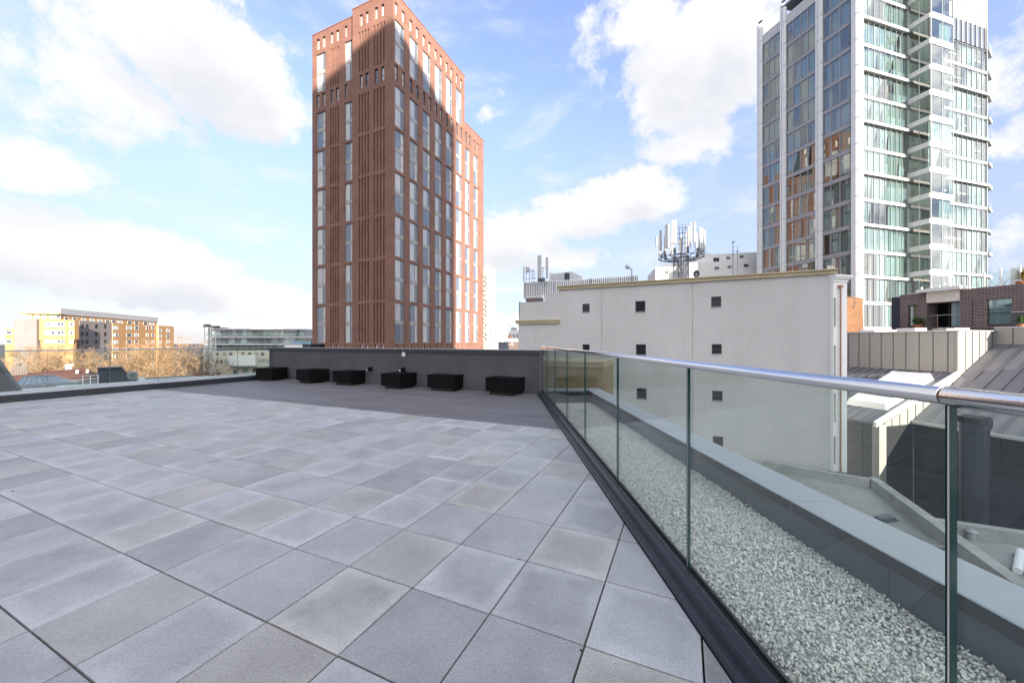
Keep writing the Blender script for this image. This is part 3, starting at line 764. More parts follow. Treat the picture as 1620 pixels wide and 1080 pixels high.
# ------------------------------------------------------------------ red brick tower
UC, VC = 40.60, 36.37                        # its near corner in the grid (u, v)
def red_tower():
    t = thing('brick_tower', 'tall red brick apartment tower with ribbed panels, its sunlit top stepped', 'tower', GRID.w(-VC - 8, UC + 12, -18), -GA)
    XC = -VC                                  # the right-hand face is the plane local x = XC (facing +x), the left-hand face local y = UC
    xl = GRID.x(489, UC)                      # left end
    xs = GRID.x(557.5, UC)                    # where the corner part stands forward
    yr1, yr2 = GRID.y(735, XC), GRID.y(765, XC)
    TOP, TOPL, TOPW = 49.7, 49.35, 41.4
    REC = 0.55                                # set-back of the left part
    mods = [36.95 - 6.03 * k for k in range(6)]
    SPM, SLOT, PAR = 5.62, (37.75, 39.75), (46.75, 48.45)
    TOPM = (40.15, 46.05)
    brick, blank = 0, 1
    wall = MB(GRID)
    D = 0.24
    # ---- left-hand face, corner part
    hl, hr = [], []
    x_p = [(GRID.x(567.5, UC), GRID.x(583.6, UC)), (GRID.x(591, UC), GRID.x(608.6, UC))]
    def ribs(holes, x0, x1, z0, z1):
        n = 4; pitch = (x1 - x0) / (n - 0.5)
        for k in range(n): holes.append((x0 + k * pitch, x0 + k * pitch + pitch * 0.5, z0, z1, 0.22, brick))
    for (z1, h) in [(TOPM[1] - .1, 5.7)] + [(m - 0.02, 5.55) for m in mods]:
        for (a, b_) in x_p: ribs(hl, a, b_, z1 - h, z1)
    xcs = []
    for (a, b_) in x_p:
        w = b_ - a
        for f in (0.08, 0.66):
            hl.append((a + w * f, a + w * (f + .30), PAR[0], PAR[1], 0.28, blank))
            xcs.append((a + w * f, a + w * (f + .30)))
    slotsL = []
    for (a, b_) in xcs:
        hl.append((a, b_, SLOT[0], SLOT[1], D)); slotsL.append(((a + b_) / 2, UC + D, 'x'))
        hl.append((a + .05, b_ - .05, 0.25, 0.95, 0.25, blank))
    wall_grid(wall, xs, XC, -18, TOP, hl, UC, brick)
    wall.quad((xs, UC, -18), (xs, UC + REC, -18), (xs, UC + REC, TOP), (xs, UC, TOP), brick)
    # ---- left-hand face, set-back part
    hb = []
    U2 = UC + REC
    xA = (GRID.x(500.6, U2), GRID.x(514.6, U2)); xB = (GRID.x(545.2, U2), GRID.x(557.6, U2) - .06)
    xP = (GRID.x(522.5, U2), GRID.x(536.0, U2))
    wins = []                                 # (cx, plane, ztop, kind)
    for (z1, h) in [(TOPM[1], 5.9)] + [(m, SPM) for m in mods]:
        for (a, b_) in (xA, xB):
            hb.append((a, b_, z1 - h, z1, D)); wins.append((a, b_, z1 - h, z1))
    for (z1, h) in [(TOPM[1] - .1, 5.7)] + [(m - .02, 5.55) for m in mods]: ribs(hb, xP[0], xP[1], z1 - h, z1)
    for (a, b_) in (xA, xP, xB):
        w = b_ - a
        for f in (0.0, 0.66):
            if a == xB[0] and f > .5: continue
            hb.append((a + w * f, a + w * (f + .34), PAR[0], PAR[1], 0.28, blank))
            hb.append((a + w * f, a + w * (f + .32), SLOT[0], SLOT[1], D)); slotsL.append((a + w * (f + .16), U2 + D, 'x'))
            hb.append((a + w * f + .08, a + w * (f + .32) - .05, 0.25, 0.95, 0.25, blank))
    wall_grid(wall, xl, xs, -18, TOPL, hb, U2, brick)
    # ---- right-hand face
    hr = []
    y_cols = [40.98 + 3.08 * k for k in range(8)]
    CW = 1.95
    rw = []
    for k, y0 in enumerate(y_cols):
        cw = CW if k < 6 else 1.7
        mm = ([(TOPM[1], 5.9)] if k < 6 else []) + [(m, SPM) for m in mods]
        for (z1, h) in mm:
            hr.append((y0, y0 + cw, z1 - h, z1, D)); rw.append((y0, y0 + cw, z1 - h, z1))
        for f in (0.0, 1.45):
            if k < 6: hr.append((y0 + f, y0 + f + .62, PAR[0], PAR[1], 0.28, blank))
            hr.append((y0 + f * (cw / CW), y0 + f * (cw / CW) + .60, SLOT[0], SLOT[1], D))
            hr.append((y0 + f, y0 + f + .45, 0.25, 0.95, 0.25, blank))
    # the tall part and the lower wing are cut from one sheet; above the wing's roof the sheet stops at yr1
    tall = [h for h in hr if h[0] < yr1]; wing = [h for h in hr if h[0] >= yr1]
    wall_grid(wall, UC, yr1, -18, TOP, tall, XC, brick, axis='y', out=1)
    wall_grid(wall, yr1, yr2, -18, TOPW, wing, XC, brick, axis='y', out=1)
    # backs, roofs, the step
    wall.quad((xl, U2, -18), (xl, U2, TOPL), (xl, yr2, TOPL), (xl, yr2, -18))
    wall.quad((xl, yr2, -18), (xl, yr2, TOPW), (XC, yr2, TOPW), (XC, yr2, -18))
    wall.quad((xl, yr1, TOPW), (XC, yr1, TOPW), (XC, yr1, TOP), (xl, yr1, TOP))
    wall.quad((xl, yr1, TOPW), (xl, yr2, TOPW), (XC, yr2, TOPW), (XC, yr1, TOPW))
    wall.quad((xl, U2, TOPL - .8), (xs, U2, TOPL - .8), (xs, yr1, TOPL - .8), (xl, yr1, TOPL - .8))
    wall.quad((xs, UC, TOP - .8), (XC, UC, TOP - .8), (XC, yr1, TOP - .8), (xs, yr1, TOP - .8))
    wall.quad((xs, UC + .3, TOPL - .8), (xs, yr1, TOPL - .8), (xs, yr1, TOP), (xs, UC + .3, TOP))
    wall.build('wall', ['red_brick', 'blank_white'], t)
    cop = MB(GRID)
    cop.box(xs - .06, XC + .06, UC - .06, UC + .35, TOP, TOP + .09); cop.box(XC - .35, XC + .06, UC + .35, yr1 + .06, TOP, TOP + .09)
    cop.box(xl - .06, xs - .07, U2 - .06, U2 + .35, TOPL, TOPL + .09); cop.box(XC - .35, XC + .06, yr1 + .07, yr2 + .06, TOPW, TOPW + .09)
    cop.build('coping', 'brick_coping', t)
    # ---- windows: two storeys share one opening; frame, pale spandrel between the floors, two panes each
    def win_proto(w, h, axis, org):
        """built with its lower left corner at org; width along the face"""
        fr = MB(GRID); pn = MB(GRID)
        def bx(m, a0, a1, d0, d1, z0, z1, mi=0, tint=None):
            if axis == 'x': m.box(org[0] + a0, org[0] + a1, org[1] + d0, org[1] + d1, org[2] + z0, org[2] + z1, mi, tint)
            else: m.box(org[0] - d1, org[0] - d0, org[1] + a0, org[1] + a1, org[2] + z0, org[2] + z1, mi, tint)
        f = 0.07; sp0, sp1 = h * 0.46, h * 0.46 + 0.55
        for (z0, z1) in ((0, f), (h - f, h), (sp0, sp1)): bx(fr, 0, w, 0, .10, z0, z1)
        bx(fr, 0, .10, -.003, .098, f, sp0); bx(fr, 0, .10, -.003, .098, sp1, h - f)
        bx(fr, w - f, w, -.003, .098, f, sp0); bx(fr, w - f, w, -.003, .098, sp1, h - f)
        m = w * 0.64
        for (z0, z1) in ((f, sp0), (sp1, h - f)):
            bx(fr, m - .035, m + .035, -.004, .09, z0, z1)
            bx(fr, m + .036, w - f - .001, .0, .085, z0 + (z1 - z0) * .36, z0 + (z1 - z0) * .36 + .05)
            bx(pn, .10, m - .035, .05, .07, z0, z1, 0, 0.10 + 0.25 * (z0 > 1))
            bx(pn, m + .035, w - f, .055, .072, z0, z1, 0, 0.22 + 0.25 * (z0 > 1))
        return fr, pn
    cache = {}
    def place(axis, w, h, org):
        key = (axis, round(w, 2), round(h, 2)); wo = GRID.w(*org)
        if key not in cache:
            fr, pn = win_proto(w, h, axis, org)
            a = fr.build('window', 'frame_beige', t, origin=wo); pn.build('pane', 'tower_pane', a, origin=wo); cache[key] = a
        else: copy_part(cache[key], t, wo)
    for (a, b_, z0, z1) in wins: place('x', b_ - a, z1 - z0, (a, U2 + D - .12, z0))
    for (a, b_, z0, z1) in rw: place('y', b_ - a, z1 - z0, (XC - D + .12, a, z0))
    def place_slot(axis, w, h, org):
        key = ('s', axis, round(w, 2)); wo = GRID.w(*org)
        if key not in cache:
            fr, pn = MB(GRID), MB(GRID)
            def bx(m, a0, a1, d0, d1, z0, z1, tint=None):
                if axis == 'x': m.box(org[0] + a0, org[0] + a1, org[1] + d0, org[1] + d1, org[2] + z0, org[2] + z1, 0, tint)
                else: m.box(org[0] - d1, org[0] - d0, org[1] + a0, org[1] + a1, org[2] + z0, org[2] + z1, 0, tint)
            bx(fr, 0, .05, 0, .06, 0, h); bx(fr, w - .05, w, 0, .06, 0, h); bx(fr, .05, w - .05, 0, .06, 0, .07); bx(fr, .05, w - .05, 0, .06, h - .05, h); bx(fr, .05, w - .05, 0.001, .055, h * .42, h * .42 + .05)
            bx(pn, .05, w - .05, .03, .05, .07, h - .05, .3)
            a = fr.build('narrow_window', 'frame_dark', t, origin=wo); pn.build('pane', 'tower_pane', a, origin=wo); cache[key] = a
        else: copy_part(cache[key], t, wo)
    for h in hl + hb:
        if abs(h[2] - SLOT[0]) < .01: place_slot('x', h[1] - h[0], 2.0, (h[0], (UC if h[0] > xs else U2) + D - .06, SLOT[0]))
    for h in hr:
        if abs(h[2] - SLOT[0]) < .01: place_slot('y', h[1] - h[0], 2.0, (XC - D + .06, h[0], SLOT[0]))
red_tower()

# ------------------------------------------------------------------ glass tower
GT = Frame((1357 - 810) / F * 45.0, 45.0, TB)          # origin at its white corner column; +y = its left-hand face going away, +x = its right-hand face
def glass_tower():
    t = thing('glass_tower', 'tall pale glass apartment tower with white corner column and corner balconies', 'tower', GT.w(10, 8, -18), TB)
    FH = 3.09
    def zf(k): return 9.1 + FH * k
    K0, K1 = -4, 14
    yM = [GT.y(1347, 0), GT.y(1297, 0), GT.y(1240, 0), GT.y(1203, 0)]
    TOPL = 47.4
    # ---- structure: columns / slabs / core
    yL = yM[3] + .25
    xB0, xB1 = GT.x(1436, 0), None
    b1y = -2.15                                         # the projecting bay
    xB1 = GT.x(1508, b1y)
    x3 = GT.x(1561, 0)
    # corner column (rounded) of the right-hand face
    ccol = MB(GT); ccol.prism([(-.28, .55), (-.34, .0), (-.20, -.26), (.10, -.30), (.60, -.24), (.66, .02), (.60, .30), (.2, .62)], -18, 52)
    for k in range(K0, K1): ccol.box(-.345, .665, -.305, .2, zf(k) + .30, zf(k) + .325, 1)
    ccol.build('corner_column', ['white_column', 'alu_mid'], t)
    for k, y in enumerate(yM[1:]):
        c = MB(GT); top = 52 if k == 0 else 48.6
        c.prism([(-.36, y - .36), (-.20, y - .44), (-.02, y - .44), (-.02, y + .10), (-.20, y + .14), (-.36, y + .05)], -18, top)
        c.prism([(-.36, y + .24), (-.30, y + .18), (-.02, y + .18), (-.02, y + .36), (-.30, y + .36)], -18, top + .6)
        for q in range(K0, K1): c.box(-.37, -.03, y - .445, y + .15, zf(q) + .30, zf(q) + .33, 1)
        c.build('column', ['white_column', 'alu_mid'], t)
    # floor plates (seen through the glass as floors and ceilings)
    for k in range(K0, K1 + 1):
        s = MB(GT); z = zf(k)
        top_left = z < 47
        s.box(.12, 24.5, .45, 9.5, z - .22, z)
        if top_left: s.box(.10, 9, 9.5, yL, z - .22, z)
        s.box(xB0 + .1, xB1 - .1, b1y + .12, .44, z + .45, z + .62)
        s.build('floor_plate', 'plate_grey', t)
    core = MB(GT); core.box(3.2, 20.5, 3.2, 9.4, -18, 50); core.box(3.2, 8.5, 9.4, yL - .3, -18, 46.5)
    core.build('core_wall', 'interior_wall', t)
    dv = MB(GT)
    for y in [(yM[0] + yM[1]) / 2 + .9, yM[1] + .1, (yM[1] + yM[2]) / 2 - .6, yM[2] + .1]: dv.box(.35, 3.2, y - .06, y + .06, -18, 46)
    for x in (3.0, 6.1, xB0 + .05, 13.2, 17.4, 20.0): dv.box(x - .06, x + .06, .50, 3.2, -18, 50)
    dv.build('party_walls', 'interior_brown', t)
    # ---- left-hand face: three bays of windows per floor, three or four lights each
    rg = random.Random(8)
    def left_window(y0, y1, z0, z1, lights):
        o = GT.w(0, y0, z0)
        fr = MB(GT)
        fr.box(-.10, .06, y0, y1, z0 - .02, z0 + .16); fr.box(-.06, .06, y0, y1, z0 + .17, z0 + .40); fr.box(-.09, .06, y0, y1, z0 + .41, z0 + .47)
        fr.box(-.06, .05, y0, y1, z1 - .09, z1 - .03)
        ys = [y0 + (y1 - y0) * f for f in lights]
        for y in ys: fr.box(-.07, .05, y - .04, y + .04, z0 + .47, z1 - .09)
        a = fr.build('window', 'frame_grey', t, origin=o)
        gl = MB(GT); e = [y0] + ys + [y1]
        for i in range(len(e) - 1):
            tw = rg.gauss(0, .006)
            gl.add([(-.012 + tw, e[i] + .03, z0 + .47), (-.012 - tw, e[i + 1] - .03, z0 + .47), (-.012 - tw, e[i + 1] - .03, z1 - .09), (-.012 + tw, e[i] + .03, z1 - .09)], [(0, 3, 2, 1)])
        gl.build('pane', 'tower_glass', a, origin=o)
        cu = MB(GT); n_c = 0
        for i in range(len(e) - 1):
            if rg.random() < 0.82:
                a0, a1 = e[i] + .02, e[i + 1] - .02
                if rg.random() < .3: a1 = a0 + (a1 - a0) * rg.uniform(.35, .8)
                nn = max(4, int((a1 - a0) / .09)); ph = rg.random() * 6
                P, fs = [], []
                for q in range(nn + 1):
                    yy = a0 + (a1 - a0) * q / nn; dx = .20 + .05 * math.sin(q * 2.1 + ph)
                    P += [(dx, yy, z0 + .30), (dx, yy, z1 - .1)]
                cu.add(P, [(2 * q, 2 * q + 1, 2 * q + 3, 2 * q + 2) for q in range(nn)]); n_c += 1
        if n_c: cu.build('curtain', 'curtain_cloth', a, origin=o)
    for k in range(K0 + 2, K1):
        z0, z1 = zf(k) - .25, zf(k + 1) - .25
        if z1 > 46.5 and k > 12: break
        left_window(yM[0] + .12, yM[1] - .44, z0, z1, (.36, .70))
        if z1 < 46.6:
            left_window(yM[1] + .40, yM[2] - .44, z0, z1, (.27, .52, .77))
            left_window(yM[2] + .40, yM[3] - .44, z0, z1, (.36, .66))
    # louvred screen and recessed soffit at the head of the two outer bays
    for (y0, y1) in ((yM[1] + .40, yM[2] - .44), (yM[2] + .40, yM[3] - .44)):
        l = MB(GT)
        for q in range(5): l.box(-.12, .02, y0, y1, TOPL - 1.45 + .30 * q, TOPL - 1.45 + .30 * q + .17)
        l.box(.03, .06, y0, y1, TOPL - 1.5, TOPL); l.build('louvre_screen', 'white_column', t)
        s = MB(GT); s.box(.10, 1.2, y0, y1, 44.9, TOPL - 1.5); s.build('soffit', 'steel_dark', t)
    rf = MB(GT); rf.box(.2, 9, yM[1] + .4, yL, 46.6, 46.8); rf.box(.2, 24, .6, yM[1] + .3, 51.0, 51.3); rf.build('roof', 'grey_roof', t)
    bkw = MB(GT); bkw.box(9.2, 9.3, 9.6, yL, -18, 46.5); bkw.box(.1, 9.2, yL + .02, yL + .3, -18, 46.5); bkw.box(24.3, 24.5, .8, 9.5, -18, 51); bkw.build('rear_wall', 'alu_light', t)
    # ---- right-hand face
    def face_window(name, x0, x1, y, z0, z1, n, curt, thick, frm='alu_mid'):
        o = GT.w(x0, y, z0); fr = MB(GT)
        pit = (x1 - x0) / n
        for q in range(n + 1): fr.box(x0 + q * pit - .022, x0 + q * pit + .022, y - .045, y + .04, z0, z1)
        for zz in (z0, z1 - .05): fr.box(x0, x1, y - .05, y + .03, zz, zz + .05)
        a = fr.build(name, frm, t, origin=o)
        gl = MB(GT)
        for q in range(n):
            tw = rg.gauss(0, .005)
            gl.add([(x0 + q * pit + .02, y + tw, z0 + .05), (x0 + (q + 1) * pit - .02, y - tw, z0 + .05), (x0 + (q + 1) * pit - .02, y - tw, z1 - .05), (x0 + q * pit + .02, y + tw, z1 - .05)], [(0, 1, 2, 3)])
        gl.build('pane', 'tower_glass', a, origin=o)
        cu = MB(GT); q = 0; made = False
        while q < n:
            run = rg.choice((1, 2, 3))
            if rg.random() < curt:
                a0, a1 = x0 + q * pit, x0 + min(n, q + run) * pit
                gath = rg.random() < .35
                nn = max(6, int((a1 - a0) / .10)); ph = rg.random() * 6; P = []
                for i in range(nn + 1):
                    f = i / nn; xx = a0 + (a1 - a0) * f; xb = a0 + (a1 - a0) * f * (rg.uniform(.45, .6) if gath and i == nn else (.55 if gath else 1))
                    dy = .22 + .06 * math.sin(i * 1.9 + ph)
                    P += [(xb, y + dy, z0 + .03), (xx, y + dy, z1 - .03)]
                cu.add(P, [(2 * i, 2 * i + 2, 2 * i + 3, 2 * i + 1) for i in range(nn)]); made = True
            q += run
        if made: cu.build('curtain', 'curtain_cloth', a, origin=o)
        return a
    xa0, xa1 = .72, xB0 - .14
    for k in range(K0 + 2, K1):
        z0, z1 = zf(k), zf(k + 1)
        face_window('window', xa0, xa1, 0, z0 + .16, z1 - .16, 8, .86, True)
        s = MB(GT)
        if k % 2 == 0: s.box(.66, xB0 - .05, -.30, .02, z0 - .15, z0 + .15)
        else: s.box(.66, xB0 - .05, -.03, .03, z0 - .15, z0 + .15)
        s.build('floor_band', 'white_slab' if k % 2 == 0 else 'alu_light', t)
        # projecting bay: white band, glass on two sides
        zb = z0 + .6
        s = MB(GT)
        s.box(xB0 - .02, xB0 + .06, b1y + .06, .02, zb - .30, zb + .30); s.box(xB0 + .06, xB1, b1y - .02, b1y + .06, zb - .32, zb + .32); s.box(xB1 - .06, xB1 + .02, b1y + .06, .02, zb - .30, zb + .30)
        s.box(xB0 + .06, xB1 - .06, b1y + .07, .02, zb - .25, zb - .05)
        s.build('bay_band', 'white_slab', t)
        face_window('bay_window', xB0 + .06, xB1 - .02, b1y, zb + .32, zb + FH - .32, 2, .45, False, 'alu_light')
        o = GT.w(xB0, b1y, zb)
        sd_ = MB(GT); sd_.box(xB0 - .02, xB0 + .04, b1y + .02, b1y + .08, zb + .30, zb + FH - .30); sd_.box(xB0 - .02, xB0 + .04, b1y * .5 - .02, b1y * .5 + .02, zb + .30, zb + FH - .30); sd_.box(xB0 - .02, xB0 + .05, -.10, -.02, zb + .30, zb + FH - .30)
        a = sd_.build('bay_side_window', 'alu_mid', t, origin=o)
        iw = MB(GT); iw.box(xB1 - 1.1, xB1 - 1.02, b1y + .3, .4, zb + .33, zb + FH - .33); iw.build('bay_partition', 'bay_inner', a, origin=o)
        g1 = MB(GT); g1.quad((xB0 + .01, b1y + .08, zb + .30), (xB0 + .01, -.1, zb + .30), (xB0 + .01, -.1, zb + FH - .30), (xB0 + .01, b1y + .08, zb + FH - .30)); g1.build('pane', 'tower_glass', a, origin=o)
        # third section, bands half a floor higher
        zc = z0 + 1.2
        xc0, xc1 = xB1 + .1, x3
        if zc < 41:
            face_window('window', xc0 + 4.2 if xc0 + 4.2 < xc1 - 3 else xc0, xc1, 0.02, zc + .14, zc + FH - .14, 7, .80, True)
            s = MB(GT)
            if k % 2 == 0: s.box(xc0, xc1 + .1, -.28, .04, zc - .14, zc + .14)
            else: s.box(xc0, xc1 + .1, -.02, .05, zc - .14, zc + .14)
            s.build('floor_band', 'white_slab' if k % 2 == 0 else 'alu_light', t)
        # corner balconies at the right-hand end
        if zc < 42.5:
            o = GT.w(xc1 + .15, .3, zc)
            s = MB(GT); s.prism([(xc1 + .12, -.25), (xc1 + 2.1, .35), (xc1 + 2.1, 4.4), (xc1 + .12, 4.4)], zc - .22, zc + .14)
            a = s.build('balcony', 'white_slab', t, origin=o)
            r_ = MB(GT)
            for (p, q) in (((xc1 + .2, -.15), (xc1 + 2.02, .40)), ((xc1 + 2.02, .44), (xc1 + 2.02, 4.3))):
                r_.quad((p[0], p[1], zc + .16), (q[0], q[1], zc + .16), (q[0], q[1], zc + 1.25), (p[0], p[1], zc + 1.25))
            r_.build('balcony_glass', 'tower_glass', a, origin=o)
            if k in (0, 1, 5):
                f = MB(GT); f.box(xc1 + 1.0, xc1 + 1.8, .8, 1.6, zc + .15, zc + .62); f.box(xc1 + 1.0, xc1 + 1.15, .8, 1.6, zc + .63, zc + 1.0); f.build('balcony_seat', 'steel_dark', a, origin=o)
    # tall fins screening the top of the third section
    f = MB(GT)
    x = xB1 + 4.4
    while x < x3: f.box(x - .035, x + .035, -.10, .02, 41.2, 51.2); x += 1.0
    f.build('fins', 'steel_galv', t)
    f = MB(GT); f.box(xB1 + 4.1, x3 + .1, .06, .10, 44.2, 51.2); f.build('screen_panel', 'white_column', t)
    f = MB(GT); f.box(xB1 + 4.1, x3 + .1, .04, .08, 41.3, 44.1); f.build('screen_glass', 'tower_pane', t)
    f = MB(GT); f.box(x3 - .06, x3 + .10, -.05, .6, -18, 51.2); f.build('end_column', 'alu_mid', t)
    e = MB(GT)
    e.quad((x3 + .03, .6, -18), (x3 + .03, 7, -18), (x3 + .03, 7, 51), (x3 + .03, .6, 51)); e.build('end_glazing', 'far_pane', t)
glass_tower()

def window_unit(t, fr, axis_y, x0, x1, z0, z1, frm, pane, mull=(), trans=(), fw=.05, name='window', d=0.0, tint=None, sill=None):
    """a framed window set with its outer face at local y = axis_y; pane a sub-part"""
    o = fr.w(x0, axis_y, z0)
    b = MB(fr)
    b.box(x0, x1, axis_y, axis_y + .06, z0, z0 + fw); b.box(x0, x1, axis_y, axis_y + .06, z1 - fw, z1)
    b.box(x0, x0 + fw, axis_y + .001, axis_y + .058, z0 + fw, z1 - fw); b.box(x1 - fw, x1, axis_y + .001, axis_y + .058, z0 + fw, z1 - fw)
    for f in mull:
        x = x0 + (x1 - x0) * f; b.box(x - fw / 2, x + fw / 2, axis_y + .002, axis_y + .056, z0 + fw, z1 - fw)
    for f in trans:
        z = z0 + (z1 - z0) * f; b.box(x0 + fw, x1 - fw, axis_y + .003, axis_y + .054, z - fw / 2, z + fw / 2)
    a = b.build(name, frm, t, origin=o)
    p = MB(fr); p.box(x0 + fw * .5, x1 - fw * .5, axis_y + .025, axis_y + .04, z0 + fw * .5, z1 - fw * .5, 0, rnd.random() if tint is None else tint)
    p.build('pane', pane, a, origin=o)
    if sill:
        s = MB(fr); s.box(x0 - .08, x1 + .08, axis_y - .16, axis_y - .001, z0 - .07, z0 - .01); s.build('sill', sill, a, origin=o)
    return a

# ------------------------------------------------------------------ white rendered block
WU = 29.4
def white_block():
    t = thing('white_building', 'long white rendered building with few small dark windows and beige coping', 'building', GRID.w(-2, WU + 4, -18), -GA)
    x0, x1 = GRID.x(820, WU), GRID.x(1319, WU)
    xs = GRID.x(884.5, WU)
    zt0, zt1 = GRID.z(884, 459, WU), GRID.z(1319, 433, WU)
    zl = GRID.z(830, 478, WU); zled = GRID.z(850, 508, WU)
    TOP = (zt0 + zt1) / 2
    xj = (GRID.x(952, WU), GRID.x(1095.5, WU))
    holes, units = [], []
    for (px, py, w, h) in ((927, 487, 11.5, 13), (1013, 484.5, 16, 17), (1133, 477, 16, 16), (927, 551, 11.5, 13), (1014, 553, 16, 17), (1134, 552, 16, 15.5),
                           (1015, 622.5, 16, 17), (1135, 626, 16.5, 16), (1136, 698, 16.5, 16), (1015, 690, 16, 17), (927, 616, 11.5, 13)):
        a, b = GRID.x(px - w / 2, WU), GRID.x(px + w / 2, WU)
        z0, z1 = GRID.z(px, py + h / 2, WU), GRID.z(px, py - h / 2, WU)
        holes.append((a, b, z0, z1, .20)); units.append((a, b, z0, z1))
    m = MB(GRID)
    wall_grid(m, xs, x1, -18, TOP, holes, WU, 0)
    wall_grid(m, x0, xs, -18, zled - .12, [], WU, 0)
    # right end, back, roof, left end
    m.quad((x1, WU, -18), (x1, WU + 9, -18), (x1, WU + 9, TOP), (x1, WU, TOP)); m.quad((x0, WU + 9, -18), (x0, WU + 9, TOP), (x1, WU + 9, TOP), (x1, WU + 9, -18))
    m.quad((xs, WU, TOP - .7), (x1, WU, TOP - .7), (x1, WU + 9, TOP - .7), (xs, WU + 9, TOP - .7)); m.quad((x0, WU, -18), (x0, WU, zled), (x0, WU + 9, zled), (x0, WU + 9, -18))
    m.quad((xs, WU, zl - .1), (xs, WU + 9, zl - .1), (xs, WU + 9, TOP), (xs, WU, TOP))
    m.build('wall', 'white_render', t)
    # step at the left end: a shallower upper wall above a beige string course, its corner block taller
    b = MB(GRID); b.box(x0 + .10, GRID.x(861, WU), WU + .06, WU + 8.9, zled - .1, zl); b.box(GRID.x(861, WU) + .001, xs - .001, WU + .02, WU + 8.8, zled - .1, GRID.z(872, 465, WU)); b.build('upper_wall', 'white_render', t)
    b = MB(GRID); b.box(x0 + .04, x0 + .10, WU + .04, WU + 8, zled, zl + .06); b.build('corner_trim', 'steel_dark', t)
    b = MB(GRID); b.extr([(x0 - .18, zled - .20), (xs + .03, zled - .20), (xs + .03, zled + .0), (x0 - .18, zled + .0)], WU - .16, WU - .001); b.box(x0 - .24, xs + .06, WU - .24, WU - .001, zled + .001, zled + .10); b.build('string_course', 'stone_beige', t)
    b = MB(GRID)
    n = 9
    for k in range(n):
        a, c = xs - .10 + (x1 + .15 - xs + .10) * k / n, xs - .10 + (x1 + .15 - xs + .10) * (k + 1) / n
        b.box(a + .006, c - .006, WU - .14, WU + .4, TOP + .001, TOP + .22); b.box(a + .006, c - .006, WU - .24, WU + .45, TOP + .221, TOP + .30)
    b.build('coping', 'stone_beige', t)
    b = MB(GRID)
    for x in xj: b.box(x - .018, x + .018, WU - .006, WU - .001, -10, TOP - .02)
    b.build('movement_joint', 'concrete_curb', t)
    for (a, b_, z0, z1) in units:
        sl = MB(GRID); sl.box(a - .03, b_ + .03, WU - .035, WU + .11, z0 - .05, z0 - .004); sl.build('window_sill', 'concrete_curb', t)
    for i, (a, b_, z0, z1) in enumerate(units):
        window_unit(t, GRID, WU + .12, a, b_, z0, z1, 'frame_dark', 'dark_pane', trans=(.45,) if i in (2, 5, 7) else (), fw=.07)
    return x1, TOP
WX1, WTOP = white_block()

# sunlit return at its right-hand end
PF = Frame((1318.5 - 810) / F * 23.2, 23.2, TB)
def white_return():
    t = thing('white_building', 'narrow sunlit white building end with a copper downpipe and tall windows', 'building', PF.w(.4, .5, -18), TB)
    w = PF.x(1340, 0)
    T = PF.z(1330, 446, 0)
    hs = []
    for (ya, yb) in ((471, 517), (546, 600), (622, 668), (690, 735)): hs.append((.04, .24, PF.z(1320, yb, 0), PF.z(1320, ya, 0), .12))
    m = MB(PF); wall_grid(m, 0, w, -18, T, hs, 0, 0)
    m.quad((w, 0, -18), (w, 5, -18), (w, 5, T), (w, 0, T)); m.quad((0, 5, -18), (0, 0, -18), (0, 0, T), (0, 5, T)); m.quad((0, 5, -18), (0, 5, T), (w, 5, T), (w, 5, -18)); m.quad((0, 0, T - .01), (w, 0, T - .01), (w, 5, T - .01), (0, 5, T - .01))
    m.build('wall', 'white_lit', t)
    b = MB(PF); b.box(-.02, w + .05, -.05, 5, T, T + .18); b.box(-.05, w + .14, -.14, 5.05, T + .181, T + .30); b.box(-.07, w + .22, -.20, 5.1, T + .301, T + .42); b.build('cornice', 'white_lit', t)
    for h in hs: window_unit(t, PF, .06, h[0], h[1], h[2], h[3], 'blank_white', 'office_pane', fw=.02)
    b = MB(PF); x = PF.x(1330.5, -.12); top = PF.z(1330, 455, -.12); b.tube((x, -.10, -7), (x, -.10, top), .045, 10)
    for z in (top - 1.9, top - 4.2, top - 6.6): b.tube((x, -.10, z), (x, -.10, z + .07), .058, 10)
    b.box(x - .10, x + .10, -.20, -.005, top, top + .16); b.tube((x + .1, -.1, top + .04), (x + .28, -.06, top + .10), .04, 8); b.build('downpipe', 'copper_pipe', t)
    b = MB(PF)
    for k in range(4): b.tube((.06 + k * .17, .35, T + .43), (.06 + k * .17, .35, T + 1.05), .05, 8)
    b.build('chimney_pots', 'blank_white', t)
white_return()

